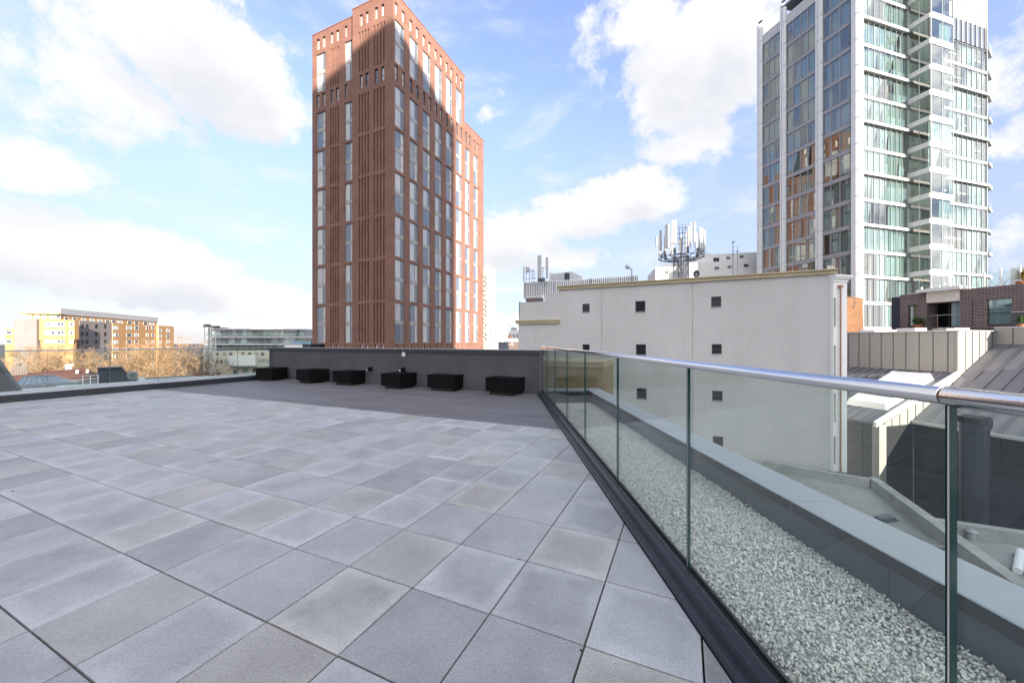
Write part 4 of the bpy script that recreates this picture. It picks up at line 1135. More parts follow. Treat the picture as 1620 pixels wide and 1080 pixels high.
# ------------------------------------------------------------------ things on the white block's roof
def slat_screen():
    u = WU + 3.2
    t = thing('plant_screen', 'white vertical slatted screen round the roof plant behind the white coping', 'screen', GRID.w(GRID.x(900, u), u, 5.2), -GA)
    xa, xb, xc = GRID.x(829, u), GRID.x(881, u), GRID.x(1009, u)
    z0, z1 = GRID.z(850, 471, u), GRID.z(850, 445, u)
    zb = GRID.z(950, 439, u)
    b = MB(GRID); x = xa
    while x < xc:
        top = z1 if x < xb else zb
        b.box(x, x + .105, u - .03, u, z0 if x < xb else WTOP - .6, top); x += .172
    b.build('slats', 'screen_slat', t)
    b = MB(GRID); b.box(xa, xb, u + .01, u + .05, z0 + .2, z1 - .1); b.box(xb + .01, xc, u + .01, u + .05, WTOP - .6, zb - .1); b.build('backing', 'shadow_gap', t)
    b = MB(GRID)
    for x in (xa + .05, xb - .2, xb + 3.0, xc - .5): b.box(x, x + .09, u - .08, u - .031, z0, zb)
    b.build('posts', 'steel_galv', t)
    b = MB(GRID); b.box(xa - .03, xa, u - .03, u + 5, z0, z1); b.build('side_panel', 'screen_slat', t)
    k = MB(GRID); k.box(xa + .3, GRID.x(858, u) , u - .3, u + .3, z0 - .35, z0 - .02); k.build('plinth', 'brown_brick', t)
    u2 = u + 2.5
    t2 = thing('plant_housing', 'grey metal rooftop plant housing with dark vent behind the slatted screen', 'plant housing', GRID.w(GRID.x(895, u2), u2, 5.4), -GA)
    a0, a1, a2 = GRID.x(872, u2), GRID.x(904, u2), GRID.x(919, u2)
    za, zb2 = GRID.z(890, 430.5, u2), GRID.z(918, 437, u2)
    b = MB(GRID)
    pr = [(a0, 5.0), (a2, 5.0), (a2, zb2), (a1, za), (a0, za - .1)]
    b.extr(pr, u2, u2 + 3); b.build('casing', 'alu_light', t2)
    v0, v1 = GRID.x(893, u2), GRID.x(901, u2)
    b = MB(GRID); b.prism([(v0 + .12, u2 - .3), (v1 - .12, u2 - .3), (v1, u2 - .005), (v0, u2 - .005)], GRID.z(897, 443, u2), GRID.z(897, 432.5, u2)); b.build('vent', 'shadow_gap', t2)
    b = MB(GRID); b.box(GRID.x(868, u2), a0 - .01, u2 + .2, u2 + 2, 5.0, GRID.z(870, 431, u2)); b.build('side_box', 'far_white', t2)
slat_screen()

def panel_antenna(b, x, y, z0, z1, w, d, rot, mi=0):
    f = Frame(*b.f.w(x, y)[:2], b.f.rot + rot); q = MB(f); q.prism([(-w / 2 + .03, -d / 2), (w / 2 - .03, -d / 2), (w / 2, 0), (w / 2 - .02, d / 2), (-w / 2 + .02, d / 2), (-w / 2, 0)], z0, z1, mi)
    base = len(b.v); b.v += q.v; b.p += [[i + base for i in p] for p in q.p]; b.mi += q.mi; b.ti += q.ti

def antennas():
    u = WU + 3.0
    X = lambda p: GRID.x(p, u)
    Z = lambda p, y: GRID.z(p, y, u)
    t = thing('panel_antenna', 'pair of tall white panel antennas with dark base above the slatted screen', 'antenna', GRID.w(X(860), u - .2, Z(860, 445)), -GA)
    for (p, y0, y1, w) in ((854.8, 441, 405, .38), (866.7, 441, 408, .24)):
        b = MB(GRID); panel_antenna(b, X(p), u - .25, Z(p, y0), Z(p, y1), w, .16, 0); b.build('antenna_panel', 'antenna_grey', t)
    b = MB(GRID)
    b.tube((X(860), u - .2, Z(860, 452)), (X(860), u - .2, Z(860, 424)), .04, 8); b.tube((X(854), u - .2, Z(860, 424)), (X(868), u - .2, Z(860, 424)), .025, 6); b.build('mast', 'steel_galv', t)
    b = MB(GRID)
    for k in range(4): b.box(X(852.5) + k * .17, X(852.5) + k * .17 + .12, u - .36, u - .10, Z(860, 445.5), Z(860, 440.5))
    b.build('bracket', 'steel_dark', t)
    t = thing('antenna_cluster', 'cluster of slim grey antennas at the left end of the slatted screen', 'antenna', GRID.w(X(836), u - .2, Z(836, 448)), -GA)
    for (p, y0, y1, w) in ((830.3, 446, 422.5, .12), (834.0, 446, 423, .08), (836.5, 432, 423.5, .22), (839.2, 446, 424, .08)):
        b = MB(GRID); panel_antenna(b, X(p), u - .25, Z(p, y0), Z(p, y1), w, .10, .2); b.build('antenna_panel', 'antenna_grey', t)
    b = MB(GRID)
    for (p, y1) in ((843, 426), (846, 428)):
        b.tube((X(p), u - .2, Z(p, 450)), (X(p), u - .2, Z(p, y1)), .025, 6)
        for q in range(3): b.tube((X(p) - .22, u - .25, Z(p, y1 + 2 + q * 5)), (X(p) + .20, u - .15, Z(p, y1 + 2 + q * 5)), .018, 5)
    b.tube((X(830), u - .2, Z(836, 430)), (X(846), u - .2, Z(836, 430)), .02, 6); b.tube((X(830), u - .2, Z(836, 442)), (X(850), u - .2, Z(836, 442)), .02, 6)
    b.build('poles', 'steel_galv', t)
    # floodlight on a pole
    u = WU + 2.2; X = lambda p: GRID.x(p, u); Z = lambda p, y: GRID.z(p, y, u)
    t = thing('floodlight', 'floodlight on a thin pole at the right end of the slatted screen', 'floodlight', GRID.w(X(999.5), u, WTOP - .6), -GA)
    b = MB(GRID); b.tube((X(999.5), u, WTOP - .6), (X(999.5), u, Z(999, 425)), .045, 8); b.tube((X(999.5), u, Z(999, 428)), (X(996), u - .1, Z(999, 424)), .03, 6); b.build('pole', 'steel_galv', t)
    b = MB(GRID); b.tube((X(996.5), u - .1, Z(999, 424)), (X(991.5), u - .3, Z(999, 422)), .11, 12, .17); b.build('lamp_head', 'antenna_grey', t)
    # lattice mast carrying a ring of panel antennas
    u = WU + 4.5; X = lambda p: GRID.x(p, u); Z = lambda p, y: GRID.z(p, y, u)
    t = thing('antenna_mast', 'lattice steel mast carrying a ring of white panel antennas', 'antenna mast', GRID.w(X(1077), u, WTOP - .7), -GA)
    xc = X(1077.5); zt = Z(1077, 404); r = .60
    legs = [(xc + r * math.cos(q), u + r * math.sin(q)) for q in (R(20), R(110), R(200), R(290))]
    b = MB(GRID)
    z0 = WTOP - .7
    for i, (lx, ly) in enumerate(legs):
        b.tube((lx, ly, z0), (lx, ly, zt), .055, 8)
        nx, ny = legs[(i + 1) % 4]; H = (zt - z0) / 5
        for k in range(5):
            za, zb = z0 + k * H, z0 + (k + 1) * H
            b.tube((lx, ly, za), (nx, ny, zb), .028, 5); b.tube((nx, ny, za), (lx, ly, zb), .028, 5); b.tube((lx, ly, zb), (nx, ny, zb), .028, 5)
    b.tube((xc, u, z0), (xc, u, Z(1077, 372)), .07, 8); b.build('lattice', 'steel_galv', t)
    b = MB(GRID); RR = 1.72; n = 12
    zr = Z(1077, 408)
    for (rr, z) in ((RR, zr), (1.0, zr - .15)):
        for k in range(n):
            a0, a1 = 2 * math.pi * k / n, 2 * math.pi * (k + 1) / n
            b.tube((xc + rr * math.cos(a0), u + rr * math.sin(a0), z), (xc + rr * math.cos(a1), u + rr * math.sin(a1), z), .035, 6)
    for k in range(n):
        a0 = 2 * math.pi * k / n
        b.tube((xc + .3 * math.cos(a0), u + .3 * math.sin(a0), zr - .25), (xc + RR * math.cos(a0), u + RR * math.sin(a0), zr), .03, 5)
        b.tube((xc + RR * math.cos(a0), u + RR * math.sin(a0), zr), (xc + RR * math.cos(a0 + .3), u + RR * math.sin(a0 + .3), zr + .55), .022, 5)
    b.build('head_ring', 'steel_dark', t)
    for (p, ya, yb, w, dep) in ((1041, 386, 373.5, .16, .2), (1048.5, 398, 368.5, .17, -.9), (1058, 397, 363, .30, -1.5), (1067.5, 391, 358, .33, -1.7), (1075, 392, 372, .12, 1.4), (1045, 390, 370, .14, .9), (1053, 395, 367, .15, 1.2), (1063, 394, 366, .16, 1.5), (1088, 394, 364, .16, -1.1), (1103.5, 396, 366, .15, -1.0),
                                (1084, 388, 358, .14, 1.7), (1091, 391, 361, .13, -1.5), (1096, 388, 358.5, .16, -1.3), (1100, 388, 362, .13, 1.2), (1106, 395, 365, .15, -.6), (1110.5, 397, 363, .18, .3)):
        x = xc + (p - 1077.5) / F * GRID.t(1077, u)
        b = MB(GRID); panel_antenna(b, x, u + dep, Z(p, ya + 2), Z(p, yb), w * 1.22, .13, (p - 1077) * .03); b.tube((x, u + dep + (.09 if dep > 0 else .09), Z(p, ya + 9)), (x, u + dep + .09, Z(p, yb + 3)), .03, 6)
        b.build('antenna_panel', 'antenna_grey', t)
    b = MB(GRID)
    for dx in (-.22, 0, .22): b.tube((xc + dx + .1, u - .8, Z(1077, 400)), (xc + dx + .1, u - .8, Z(1077, 360)), .025, 6)
    for y in (365, 373, 381, 389): b.tube((xc - .3, u - .8, Z(1077, y)), (xc + .5, u - .8, Z(1077, y)), .022, 5)
    for k in range(10): a0 = k * .63; b.box(xc + 1.5 * math.cos(a0) - .10, xc + 1.5 * math.cos(a0) + .10, u + 1.5 * math.sin(a0) - .07, u + 1.5 * math.sin(a0) + .07, zr + .1, zr + .5)
    b.build('mast_gear', 'steel_dark', t)
    # dark dish and thin mast beside it
    u = WU + 2.0; X = lambda p: GRID.x(p, u); Z = lambda p, y: GRID.z(p, y, u)
    t = thing('satellite_dish', 'dark satellite dish standing on the white block beside the lattice mast', 'satellite dish', GRID.w(X(1101.5), u, WTOP - .7), -GA)
    b = MB(GRID); cx, cz, n = X(1101.5), Z(1101, 433.5), 20
    P = [(cx, u + .12, cz)]
    for (q, dy) in ((.5, .09), (1, 0)): P += [(cx + .23 * q * math.cos(2 * math.pi * i / n), u + dy, cz + .30 * q * math.sin(2 * math.pi * i / n)) for i in range(n)]
    b.add(P, [(0, 1 + (i + 1) % n, 1 + i) for i in range(n)] + [(1 + i, 1 + (i + 1) % n, 1 + n + (i + 1) % n, 1 + n + i) for i in range(n)]); b.build('reflector', 'steel_dark', t)
    b = MB(GRID); b.tube((cx, u + .12, WTOP - .7), (cx, u + .12, cz), .04, 8); b.tube((cx, u + .1, cz - .28), (cx, u - .3, cz - .05), .015, 5); b.box(cx - .04, cx + .04, u - .36, u - .28, cz - .09, cz + .0); b.build('mount', 'steel_galv', t)
    t = thing('thin_aerial', 'thin aerial mast with small crossbars between lattice mast and glass tower', 'aerial', GRID.w(GRID.x(1159.5, u), u, WTOP - .7), -GA)
    b = MB(GRID); x = X(1159.5); b.tube((x, u, WTOP - .7), (x, u, Z(1159, 381)), .022, 6)
    for (y, w) in ((382.5, .16), (384, .10), (397, .10), (402, .08)): b.tube((x - w * .4, u, Z(1159, y)), (x + w, u, Z(1159, y)), .018, 5)
    b.tube((x + .28, u, WTOP - .7), (x + .28, u, Z(1166, 390)), .014, 5); b.box(x + .22, x + .34, u - .04, u + .04, Z(1166, 399), Z(1166, 397)); b.build('pole', 'steel_dark', t)
antennas()

def far_face(name, label, cat, px0, py_b, Y0, rot, base=-18):
    return None
def block(t, fr, x0, x1, y0, y1, z0, z1, mat, name='wall'):
    b = MB(fr); b.box(x0, x1, y0, y1, z0, z1); return b.build(name, mat, t)

# stepped white building behind the mast
WF = Frame((1140 - 810) / F * 62, 62, TB * .2 - GA * .6)
def white_far():
    t = thing('white_building', 'stepped white flat-roofed building behind the lattice mast', 'building', WF.w(0, 4, -18), WF.rot)
    xs = lambda p, d=0: WF.x(p, d); z = lambda p, y, d=0: WF.z(p, y, d)
    block(t, WF, xs(1090), xs(1215), 0, 10, -18, z(1145, 413.5), 'far_white', 'lower_wall')
    block(t, WF, xs(1102, 2), xs(1212, 2), 2.0, 12, -18, z(1150, 401, 2), 'far_white', 'upper_wall')
    block(t, WF, xs(1037, 3), xs(1070, 3), 3, 12, -18, z(1050, 422.5, 3), 'far_white', 'side_wing')
    block(t, WF, xs(1046, 6), xs(1089, 6), 6, 14, -18, z(1060, 418, 6), 'far_white', 'stair_head')
    for (p, y, w, h, d) in ((1134, 424, 7, 4.5, 0), (1154, 422, 6, 4, 0), (1180, 420, 7.5, 5, 0), (1133, 411, 9.5, 7, 2), (1152, 408, 6, 4, 2), (1173, 406, 6, 4, 2), (1054.5, 431, 6, 5, 3)):
        window_unit(t, WF, d - .08, xs(p - w / 2, d), xs(p + w / 2, d), z(p, y + h / 2, d), z(p, y - h / 2, d), 'alu_mid', 'dark_pane', fw=.09, mull=(.5,))
    b = MB(WF); b.box(xs(1112, 2), xs(1116, 2), 3, 4, z(1150, 401, 2), z(1150, 398, 2)); b.box(xs(1121, 2), xs(1127, 2), 3, 5, z(1150, 401, 2), z(1150, 397, 2)); b.build('roof_vents', 'far_white', t)
white_far()

# ------------------------------------------------------------------ orange brick stack, brown brick house, zinc roofs (all on the glass tower's grid)
ZF = Frame(31.9, 27.0, TB)                # origin: the corner of the upper zinc wall (column 1516 of the photograph)
def orange_stack():
    fr = Frame((1338 - 810) / F * 36, 36, TB)
    t = thing('brick_stack', 'orange brick stack between the white building end and the glass tower', 'chimney stack', fr.w(.8, .6, -6), TB)
    w = fr.x(1365.5, 0); T = fr.z(1350, 471, 0)
    block(t, fr, 0, w, 0, 1.8, -6, T, 'orange_brick', 'stack')
    b = MB(fr); x = fr.x(1341, 0); b.tube((x + .18, .5, T), (x + .18, .5, T + .85), .17, 12, .15); b.build('chimney_pot', 'terracotta', t)
    b = MB(fr); b.box(-.03, w + .03, -.03, 1.83, T + .001, T + .05); b.build('cap', 'orange_brick', t)
    b = MB(fr); cx, cz = fr.x(1350, 0), fr.z(1350, 486, 0)
    b.tube((cx, -.02, cz), (cx + .1, -.05, cz + .2), .025, 5); b.tube((cx + .1, -.05, cz + .2), (cx + .22, -.03, cz + .75), .02, 5); b.box(cx - .06, cx + .04, -.10, -.002, cz - .05, cz + .04); b.build('cable', 'steel_dark', t)
orange_stack()

def brown_house():
    # the wall runs along local y of this frame; seen from its outer side local x
    HF = Frame((1620 - 810) / F * 30.4, 30.4, TB + R(90))          # local x now runs away to the left along the wall, local y = -(outward)
    # a sight line meets the wall plane at HF.x(px); the wall faces +y here, so outward is +y
    t = thing('brick_house', 'dark brown brick house with roof terrace and a wide recessed opening', 'house', HF.w(3, -4, -2), HF.rot)
    X = lambda p, d=0: HF.x(p, d); Z = lambda p, y, d=0: HF.z(p, y, d)
    xl, xr = X(1423.5), X(1690)
    T = (Z(1424, 467) + Z(1600, 450)) / 2
    B = -2.0
    xa, xb = X(1466), X(1518.5)                       # recess under the white lintel
    holes = []
    wn = (X(1450), X(1436.5), Z(1443, 517), Z(1443, 483)); ww = (X(1601), X(1560.5), Z(1580, 515), Z(1580, 472))
    bk = MB(HF)
    holes = [(wn[0], wn[1], wn[2], wn[3], .25), (ww[0], ww[1], ww[2], ww[3], .30), (xb, xa, Z(1492, 517), Z(1492, 478), 1.6)]
    wall_grid(bk, xr, xl, B, T, holes, 0, 0, out=1)
    bk.quad((xl, 0, B), (xl, -6, B), (xl, -6, T), (xl, 0, T)); bk.quad((xr, -6, B), (xr, -6, T), (xl, -6, T), (xl, -6, B)); bk.quad((xr, 0, T - .05), (xr, -6, T - .05), (xl, -6, T - .05), (xl, 0, T - .05))
    bk.build('wall', 'brown_brick', t)
    b = MB(HF); b.box(xb + .0, xa, .004, .05, Z(1492, 477.5), Z(1492, 454)); b.box(xb + .0, xa + .0, -.3, .004, Z(1492, 477.5) + .001, T - .06); b.build('lintel_panel', 'blank_white', t)
    b = MB(HF); b.box(X(1525), X(1455), -1.0, .55, T + .02, T + .30); b.build('canopy', 'white_slab', t)
    b = MB(HF); b.box(xb + .03, xa - .03, -1.58, -1.55, Z(1492, 516), Z(1492, 479)); b.build('recess_glazing', 'dark_pane', t)
    b = MB(HF)
    for f in (.32, .62): q = xb + (xa - xb) * f; b.box(q - .04, q + .04, -1.54, -1.50, Z(1492, 516), Z(1492, 479))
    b.build('recess_mullions', 'frame_dark', t)
    def cloth(name, x0, x1, z0, z1, y, mat, amp=.05):
        m = MB(HF); n = max(6, int((x1 - x0) / .08)); P = []
        for i in range(n + 1):
            xx = x0 + (x1 - x0) * i / n; P += [(xx, y + amp * math.sin(i * 1.7), z0), (xx, y + amp * math.sin(i * 1.7), z1)]
        m.add(P, [(2 * i, 2 * i + 1, 2 * i + 3, 2 * i + 2) for i in range(n)]); return m.build(name, mat, t)
    cloth('curtain', xb + .08, xb + .75, Z(1492, 516), Z(1492, 479), -.5, 'curtain_blue')
    cloth('curtain', ww[0] + .05, ww[1] - .05, ww[2] + .05, ww[3] - .03, -.42, 'curtain_blue')
    cloth('curtain', wn[0] + .05, wn[0] + .55, wn[2] + .05, wn[3] - .03, -.40, 'curtain_blue')
    bkp = MB(HF); bkp.box(ww[0] - .3, ww[1] + .3, -2.0, -1.9, ww[2] - .3, ww[3] + .3); bkp.box(wn[0] - .3, wn[1] + .3, -2.0, -1.9, wn[2] - .3, wn[3] + .3); bkp.build('room_wall', 'interior_brown', t)
    for (w_, tr) in ((wn, ()), (ww, (.46,))):
        o = HF.w(w_[0], -.18, w_[2]); b = MB(HF); f = .07
        b.box(w_[0], w_[1], -.22, -.16, w_[2], w_[2] + .14); b.box(w_[0], w_[1], -.22, -.16, w_[3] - f, w_[3]); b.box(w_[0], w_[0] + f, -.219, -.161, w_[2] + .14, w_[3] - f); b.box(w_[1] - f, w_[1], -.219, -.161, w_[2] + .14, w_[3] - f)
        for q in tr: z = w_[2] + (w_[3] - w_[2]) * q; b.box(w_[0] + f, w_[1] - f, -.218, -.162, z - .05, z + .05)
        a = b.build('window', 'frame_dark', t, origin=o)
        p = MB(HF); p.box(w_[0] + f, w_[1] - f, -.20, -.185, w_[2] + .14, w_[3] - f); p.build('pane', 'tower_glass', a, origin=o)
    # parapet-top terrace: white posts and glass, an upper white band
    b = MB(HF)
    for p in (1441.5, 1456, 1469, 1486): b.box(X(p) - .06, X(p) + .06, -1.6, -1.45, T, T + .75)
    b.box(X(1530), X(1424), -2.5, -1.0, T - .02, T + .15); b.build('terrace_kerb', 'white_slab', t)
    gls = MB(HF)
    for (p0, p1) in ((1527, 1549), (1551, 1575), (1577, 1606), (1440, 1455)): gls.box(X(p1) + .03, X(p0) - .03, -.62, -.605, T + .03, T + 1.25)
    gls.build('terrace_glass', 'balustrade_glass', t)
    for p in (1526, 1550, 1576, 1607):
        b = MB(HF); b.box(X(p) - .05, X(p) + .05, -.66, -.56, T - .02, T + 1.30 + (.25 if p > 1570 else 0)); b.build('terrace_post', 'white_column', t)
    b = MB(HF); b.box(X(1604), X(1578), -1.9, -1.8, T, T + 1.55); b.build('terrace_screen', 'white_slab', t)
    b = MB(HF); b.tube((xa - .05, -.35, Z(1492, 498)), (xb + .05, -.35, Z(1492, 498)), .03, 6); b.build('guard_rail', 'alu_light', t)
    b = MB(HF); b.box(X(1538.7) - .03, X(1538.7) + .03, .003, .03, Z(1538, 517), Z(1538, 474)); b.build('wall_joint', 'shadow_gap', t)
    d = MB(HF); d.box(xl + .01, X(1409), -1.4, -.1, B, Z(1415, 470)); d.build('dark_return', 'navy_panel', t)
    # right: terrace divider and planter
    d = MB(HF); d.box(X(1622), X(1603), .25, .30, Z(1610, 518), Z(1610, 494)); d.build('terrace_divider', 'slate_wall', t)
    d = MB(HF); d.box(X(1625), X(1602.5), .22, .33, Z(1610, 494) + .001, Z(1610, 493)); d.build('divider_rail', 'alu_light', t)
    return HF, X, Z, T
HF, HX, HZz, HT = brown_house()

def leafy(name, label, cat, fr, x, y, z, h, r, mat, pot, n=90, seed=1, palm=False):
    q = random.Random(seed)
    t = thing(name, label, cat, fr.w(x, y, z), fr.rot)
    p = MB(fr); p.tube((x, y, z), (x, y, z + h * .28), r * .40, 12, r * .5); p.build('pot', pot, t)
    b = MB(fr)
    for _ in range(n):
        a = q.random() * 6.28; e = q.uniform(.15, 1.35); L = (r * 1.5 if palm else r) * q.uniform(.5, 1.0)
        c = Vector((x, y, z + h * .3 + (q.random() * h * .5 if not palm else 0)))
        d = Vector((math.cos(a) * math.cos(e), math.sin(a) * math.cos(e), math.sin(e))); s = d.cross(Vector((0, 0, 1))).normalized() * (L * .10)
        m1 = c + d * L * .55 + Vector((0, 0, .05 * L)); tip = c + d * L - Vector((0, 0, .25 * L))
        b.add([tuple(c), tuple(m1 + s), tuple(tip), tuple(m1 - s)], [(0, 1, 2, 3)])
    b.build('leaves', mat, t)
leafy('potted_palm', 'potted green palm before the narrow window of the brown house', 'plant', HF, HX(1452, .5), .5, HZz(1452, 519, .5), 1.3, .75, 'leaf_green', 'terracotta', 70, 4, True)
leafy('potted_shrub', 'potted green shrub on the terrace at the right photo edge', 'plant', HF, HX(1615, 1.0), 1.0, HZz(1612, 518, 1.0), 1.0, .5, 'leaf_green', 'terracotta', 120, 6)
leafy('terrace_shrub', 'yellow green shrub on the brown house roof terrace, at the right photo edge', 'plant', HF, HX(1618, -.8), -.8, HT, 1.0, .8, 'leaf_yellow', 'terracotta', 160, 7)

def zinc_house():
    t = thing('zinc_house', 'grey zinc clad house with standing seam roofs and white rooflights', 'house', ZF.w(3, 2, -18), TB)
    ZT, ZB = 2.12, -.85
    XE, ZE = -8.2, -3.85                                # eave of the lower lean-to roof
    # upper wall: left side (plane local x = 0), then its sunlit front (plane local y = 0), then a further side
    XF = 4.17
    def rz(x): return -3.85 + .56 * (x + 4.8)           # the big roof on the right
    b = MB(ZF)
    b.quad((0, 0, ZB - 1.5), (0, 9, ZB - 1.5), (0, 9, ZT), (0, 0, ZT))
    b.quad((0, 0, rz(0) - .6), (XF, 0, rz(XF) - .6), (XF, 0, ZT), (0, 0, ZT))
    b.quad((XF, 0, rz(XF) - .5), (XF, -3.4, rz(XF) - .5), (XF, -3.4, ZT + .25), (XF, 0, ZT + .25)); b.quad((XF, -3.4, rz(XF) - .5), (XF + 5, -3.4, rz(XF) - .5), (XF + 5, -3.4, ZT + .25), (XF, -3.4, ZT + .25))
    b.quad((0, 0, ZT), (XF, 0, ZT), (XF, 9, ZT), (0, 9, ZT)); b.quad((XF, -3.4, ZT + .25), (XF + 5, -3.4, ZT + .25), (XF + 5, 9, ZT + .25), (XF, 9, ZT + .25))
    b.build('wall', 'zinc_wall', t)
    b = MB(ZF); y = .55
    while y < 8.6: b.box(-.035, -.002, y - .012, y + .012, ZB - .5, ZT - .01); y += .80
    x = .78
    while x < XF - .2: b.box(x - .012, x + .012, -.035, -.002, rz(x), ZT - .01); x += .78
    y = -.9
    while y > -3.3: b.box(XF - .035, XF - .002, y - .012, y + .012, rz(XF), ZT + .24); y -= 1.35
    b.build('wall_seams', 'seam_dark', t)
    b = MB(ZF); b.tube((.12, .12, ZB - 1.5), (.12, .12, ZT - .003), .165, 16); b.build('rounded_corner', 'zinc_wall', t, smooth=False)
    b = MB(ZF); b.box(-.10, .16, -.10, 9, ZT + .002, ZT + .07); b.box(.161, XF - .01, -.10, .16, ZT + .002, ZT + .07); b.box(XF - .08, XF + .12, -3.45, 0, ZT + .252, ZT + .32); b.build('coping', 'alu_light', t)
    for (x0, x1, y0, y1, h, m) in ((.5, 3.9, 5.3, 6.4, .28, 'white_slab'), (1.2, 2.6, 3.0, 4.2, .34, 'white_slab'), (2.2, 4.0, 1.2, 2.2, .30, 'white_slab'), (.8, 2.0, 1.0, 1.8, .22, 'concrete_curb')):
        k = MB(ZF); k.box(x0, x1, y0, y1, ZT + .003, ZT + h); k.build('roof_kerb', m, t)
    # lower lean-to roof with two rooflights, its sunlit verge, and the wall under the eave
    def lz(x): return ZE + (ZB - ZE) * (x - XE) / (0 - XE)
    b = MB(ZF)
    b.add([(XE - .25, -.02, lz(XE - .25)), (0, -.02, lz(0)), (0, 9, lz(0)), (XE - .25, 9, lz(XE - .25)), (XE - .25, -.02, lz(XE - .25) - .14), (0, -.02, lz(0) - .14), (0, 9, lz(0) - .14), (XE - .25, 9, lz(XE - .25) - .14)],
          [(0, 1, 2, 3), (7, 6, 5, 4), (0, 4, 5, 1), (3, 2, 6, 7), (0, 3, 7, 4)])
    b.build('lower_roof', 'zinc_roof', t)
    b = MB(ZF); y = .75
    while y < 9:
        b.add([(XE - .25, y - .014, lz(XE - .25) + .002), (-.002, y - .014, lz(0) + .002), (-.002, y + .014, lz(0) + .002), (XE - .25, y + .014, lz(XE - .25) + .002), (XE - .25, y - .014, lz(XE - .25) + .035), (-.002, y - .014, lz(0) + .035), (-.002, y + .014, lz(0) + .035), (XE - .25, y + .014, lz(XE - .25) + .035)],
              [(4, 5, 6, 7), (0, 4, 7, 3), (0, 1, 5, 4), (3, 7, 6, 2)]); y += .62
    b.build('roof_seams', 'seam_dark', t)
    b = MB(ZF)
    b.add([(XE - .3, -.06, lz(XE) - .35), (0, -.06, lz(0) - .20), (0, -.06, lz(0) + .10), (XE - .3, -.06, lz(XE) - .02), (XE - .3, .12, lz(XE) - .35), (0, .12, lz(0) - .20), (0, .12, lz(0) + .10), (XE - .3, .12, lz(XE) - .02)],
          [(0, 1, 2, 3), (7, 6, 5, 4), (3, 2, 6, 7), (0, 3, 7, 4)])
    b.build('verge', 'white_lit', t)
    for (xc, yc) in ((-5.6, 1.7), (-2.4, 1.9)):
        k = MB(ZF); w, d = 1.05, 1.25; tz = .42
        P = [(xc - w, yc - d, lz(xc - w) + .002), (xc + w, yc - d, lz(xc + w) + .002), (xc + w, yc + d, lz(xc + w) + .002), (xc - w, yc + d, lz(xc - w) + .002)]
        Q = [(p[0] * 1.0 + (xc - p[0]) * .12, yc + (p[1] - yc) * .88, p[2] + tz) for p in P]
        k.add(P + Q, [(4, 5, 6, 7), (0, 1, 5, 4), (1, 2, 6, 5), (2, 3, 7, 6), (3, 0, 4, 7)])
        a = k.build('rooflight', 'white_lit', t, origin=ZF.w(xc, yc, lz(xc)))
        g2 = MB(ZF); S = [(xc + (p[0] - xc) * .86, yc + (p[1] - yc) * .86, p[2] + .012) for p in Q]; g2.add(S, [(0, 1, 2, 3)]); g2.build('glazing', 'skylight_white', a, origin=ZF.w(xc, yc, lz(xc)))
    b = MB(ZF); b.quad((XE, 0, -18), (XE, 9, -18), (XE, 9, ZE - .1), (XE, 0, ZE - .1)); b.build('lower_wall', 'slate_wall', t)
    b = MB(ZF)
    for k in range(5): b.box(XE - .02, XE - .002, .9 + k * 1.7, .93 + k * 1.7, -12, ZE - .16)
    for k in range(9): b.box(XE - .015, XE - .003, 0.02, 9, ZE - .9 - k * .75, ZE - .88 - k * .75)
    b.build('cladding_joints', 'seam_dark', t)
    b = MB(ZF); b.box(XE - .12, XE + .55, -.10, .30, -18, ZE - .2); b.build('corner_pier', 'zinc_wall', t)
    b = MB(ZF); b.add([(XE + .56, -.02, ZE - .36), (0, -.02, ZE - .36), (0, -.02, lz(0) - .22), (XE + .56, -.02, lz(XE + .56) - .34)], [(0, 1, 2, 3)]); b.build('gable_wall', 'zinc_wall', t)
    b = MB(ZF); b.quad((XE + .56, .02, -18), (0, .02, -18), (0, .02, ZE - .30), (XE + .56, .02, ZE - .30)); b.build('gable_base_shade', 'dark_cladding_and_shade', t)  # shadow on the lower gable, put in as near-black wall colour
    b = MB(ZF)
    x = XE + 1.2
    while x < -.2: b.box(x - .014, x + .014, -.05, -.022, ZE - .36, lz(x) - .36); x += .78
    b.build('gable_seams', 'seam_dark', t)
    # big roof on the right: eave at local x = -4.8, rising to the right
    b = MB(ZF); e = -4.95
    b.add([(e, -.06, rz(e)), (XF, -.06, rz(XF)), (XF, -14, rz(XF)), (e, -14, rz(e)), (e, -.06, rz(e) - .16), (XF, -.06, rz(XF) - .16), (XF, -14, rz(XF) - .16), (e, -14, rz(e) - .16)], [(3, 2, 1, 0), (4, 5, 6, 7), (0, 1, 5, 4), (2, 3, 7, 6), (0, 4, 7, 3)])
    b.build('main_roof', 'zinc_roof', t)
    b = MB(ZF); y = -.85
    while y > -14:
        b.add([(e, y - .014, rz(e) + .002), (XF - .01, y - .014, rz(XF - .01) + .002), (XF - .01, y + .014, rz(XF - .01) + .002), (e, y + .014, rz(e) + .002), (e, y - .014, rz(e) + .04), (XF - .01, y - .014, rz(XF - .01) + .04), (XF - .01, y + .014, rz(XF - .01) + .04), (e, y + .014, rz(e) + .04)],
              [(4, 5, 6, 7), (0, 4, 7, 3), (0, 1, 5, 4), (3, 7, 6, 2)]); y -= .80
    b.build('roof_seams', 'seam_dark', t)
    b = MB(ZF); b.box(e - .16, e - .002, -14, -.06, rz(e) - .22, rz(e) - .02); b.build('gutter', 'alu_light', t)
    b = MB(ZF); b.quad((-4.8, 0, -18), (-4.8, -14, -18), (-4.8, -14, rz(-4.8) - .16), (-4.8, 0, rz(-4.8) - .16)); b.build('shaded_wall', 'dark_cladding_and_shade', t)
    b = MB(ZF)
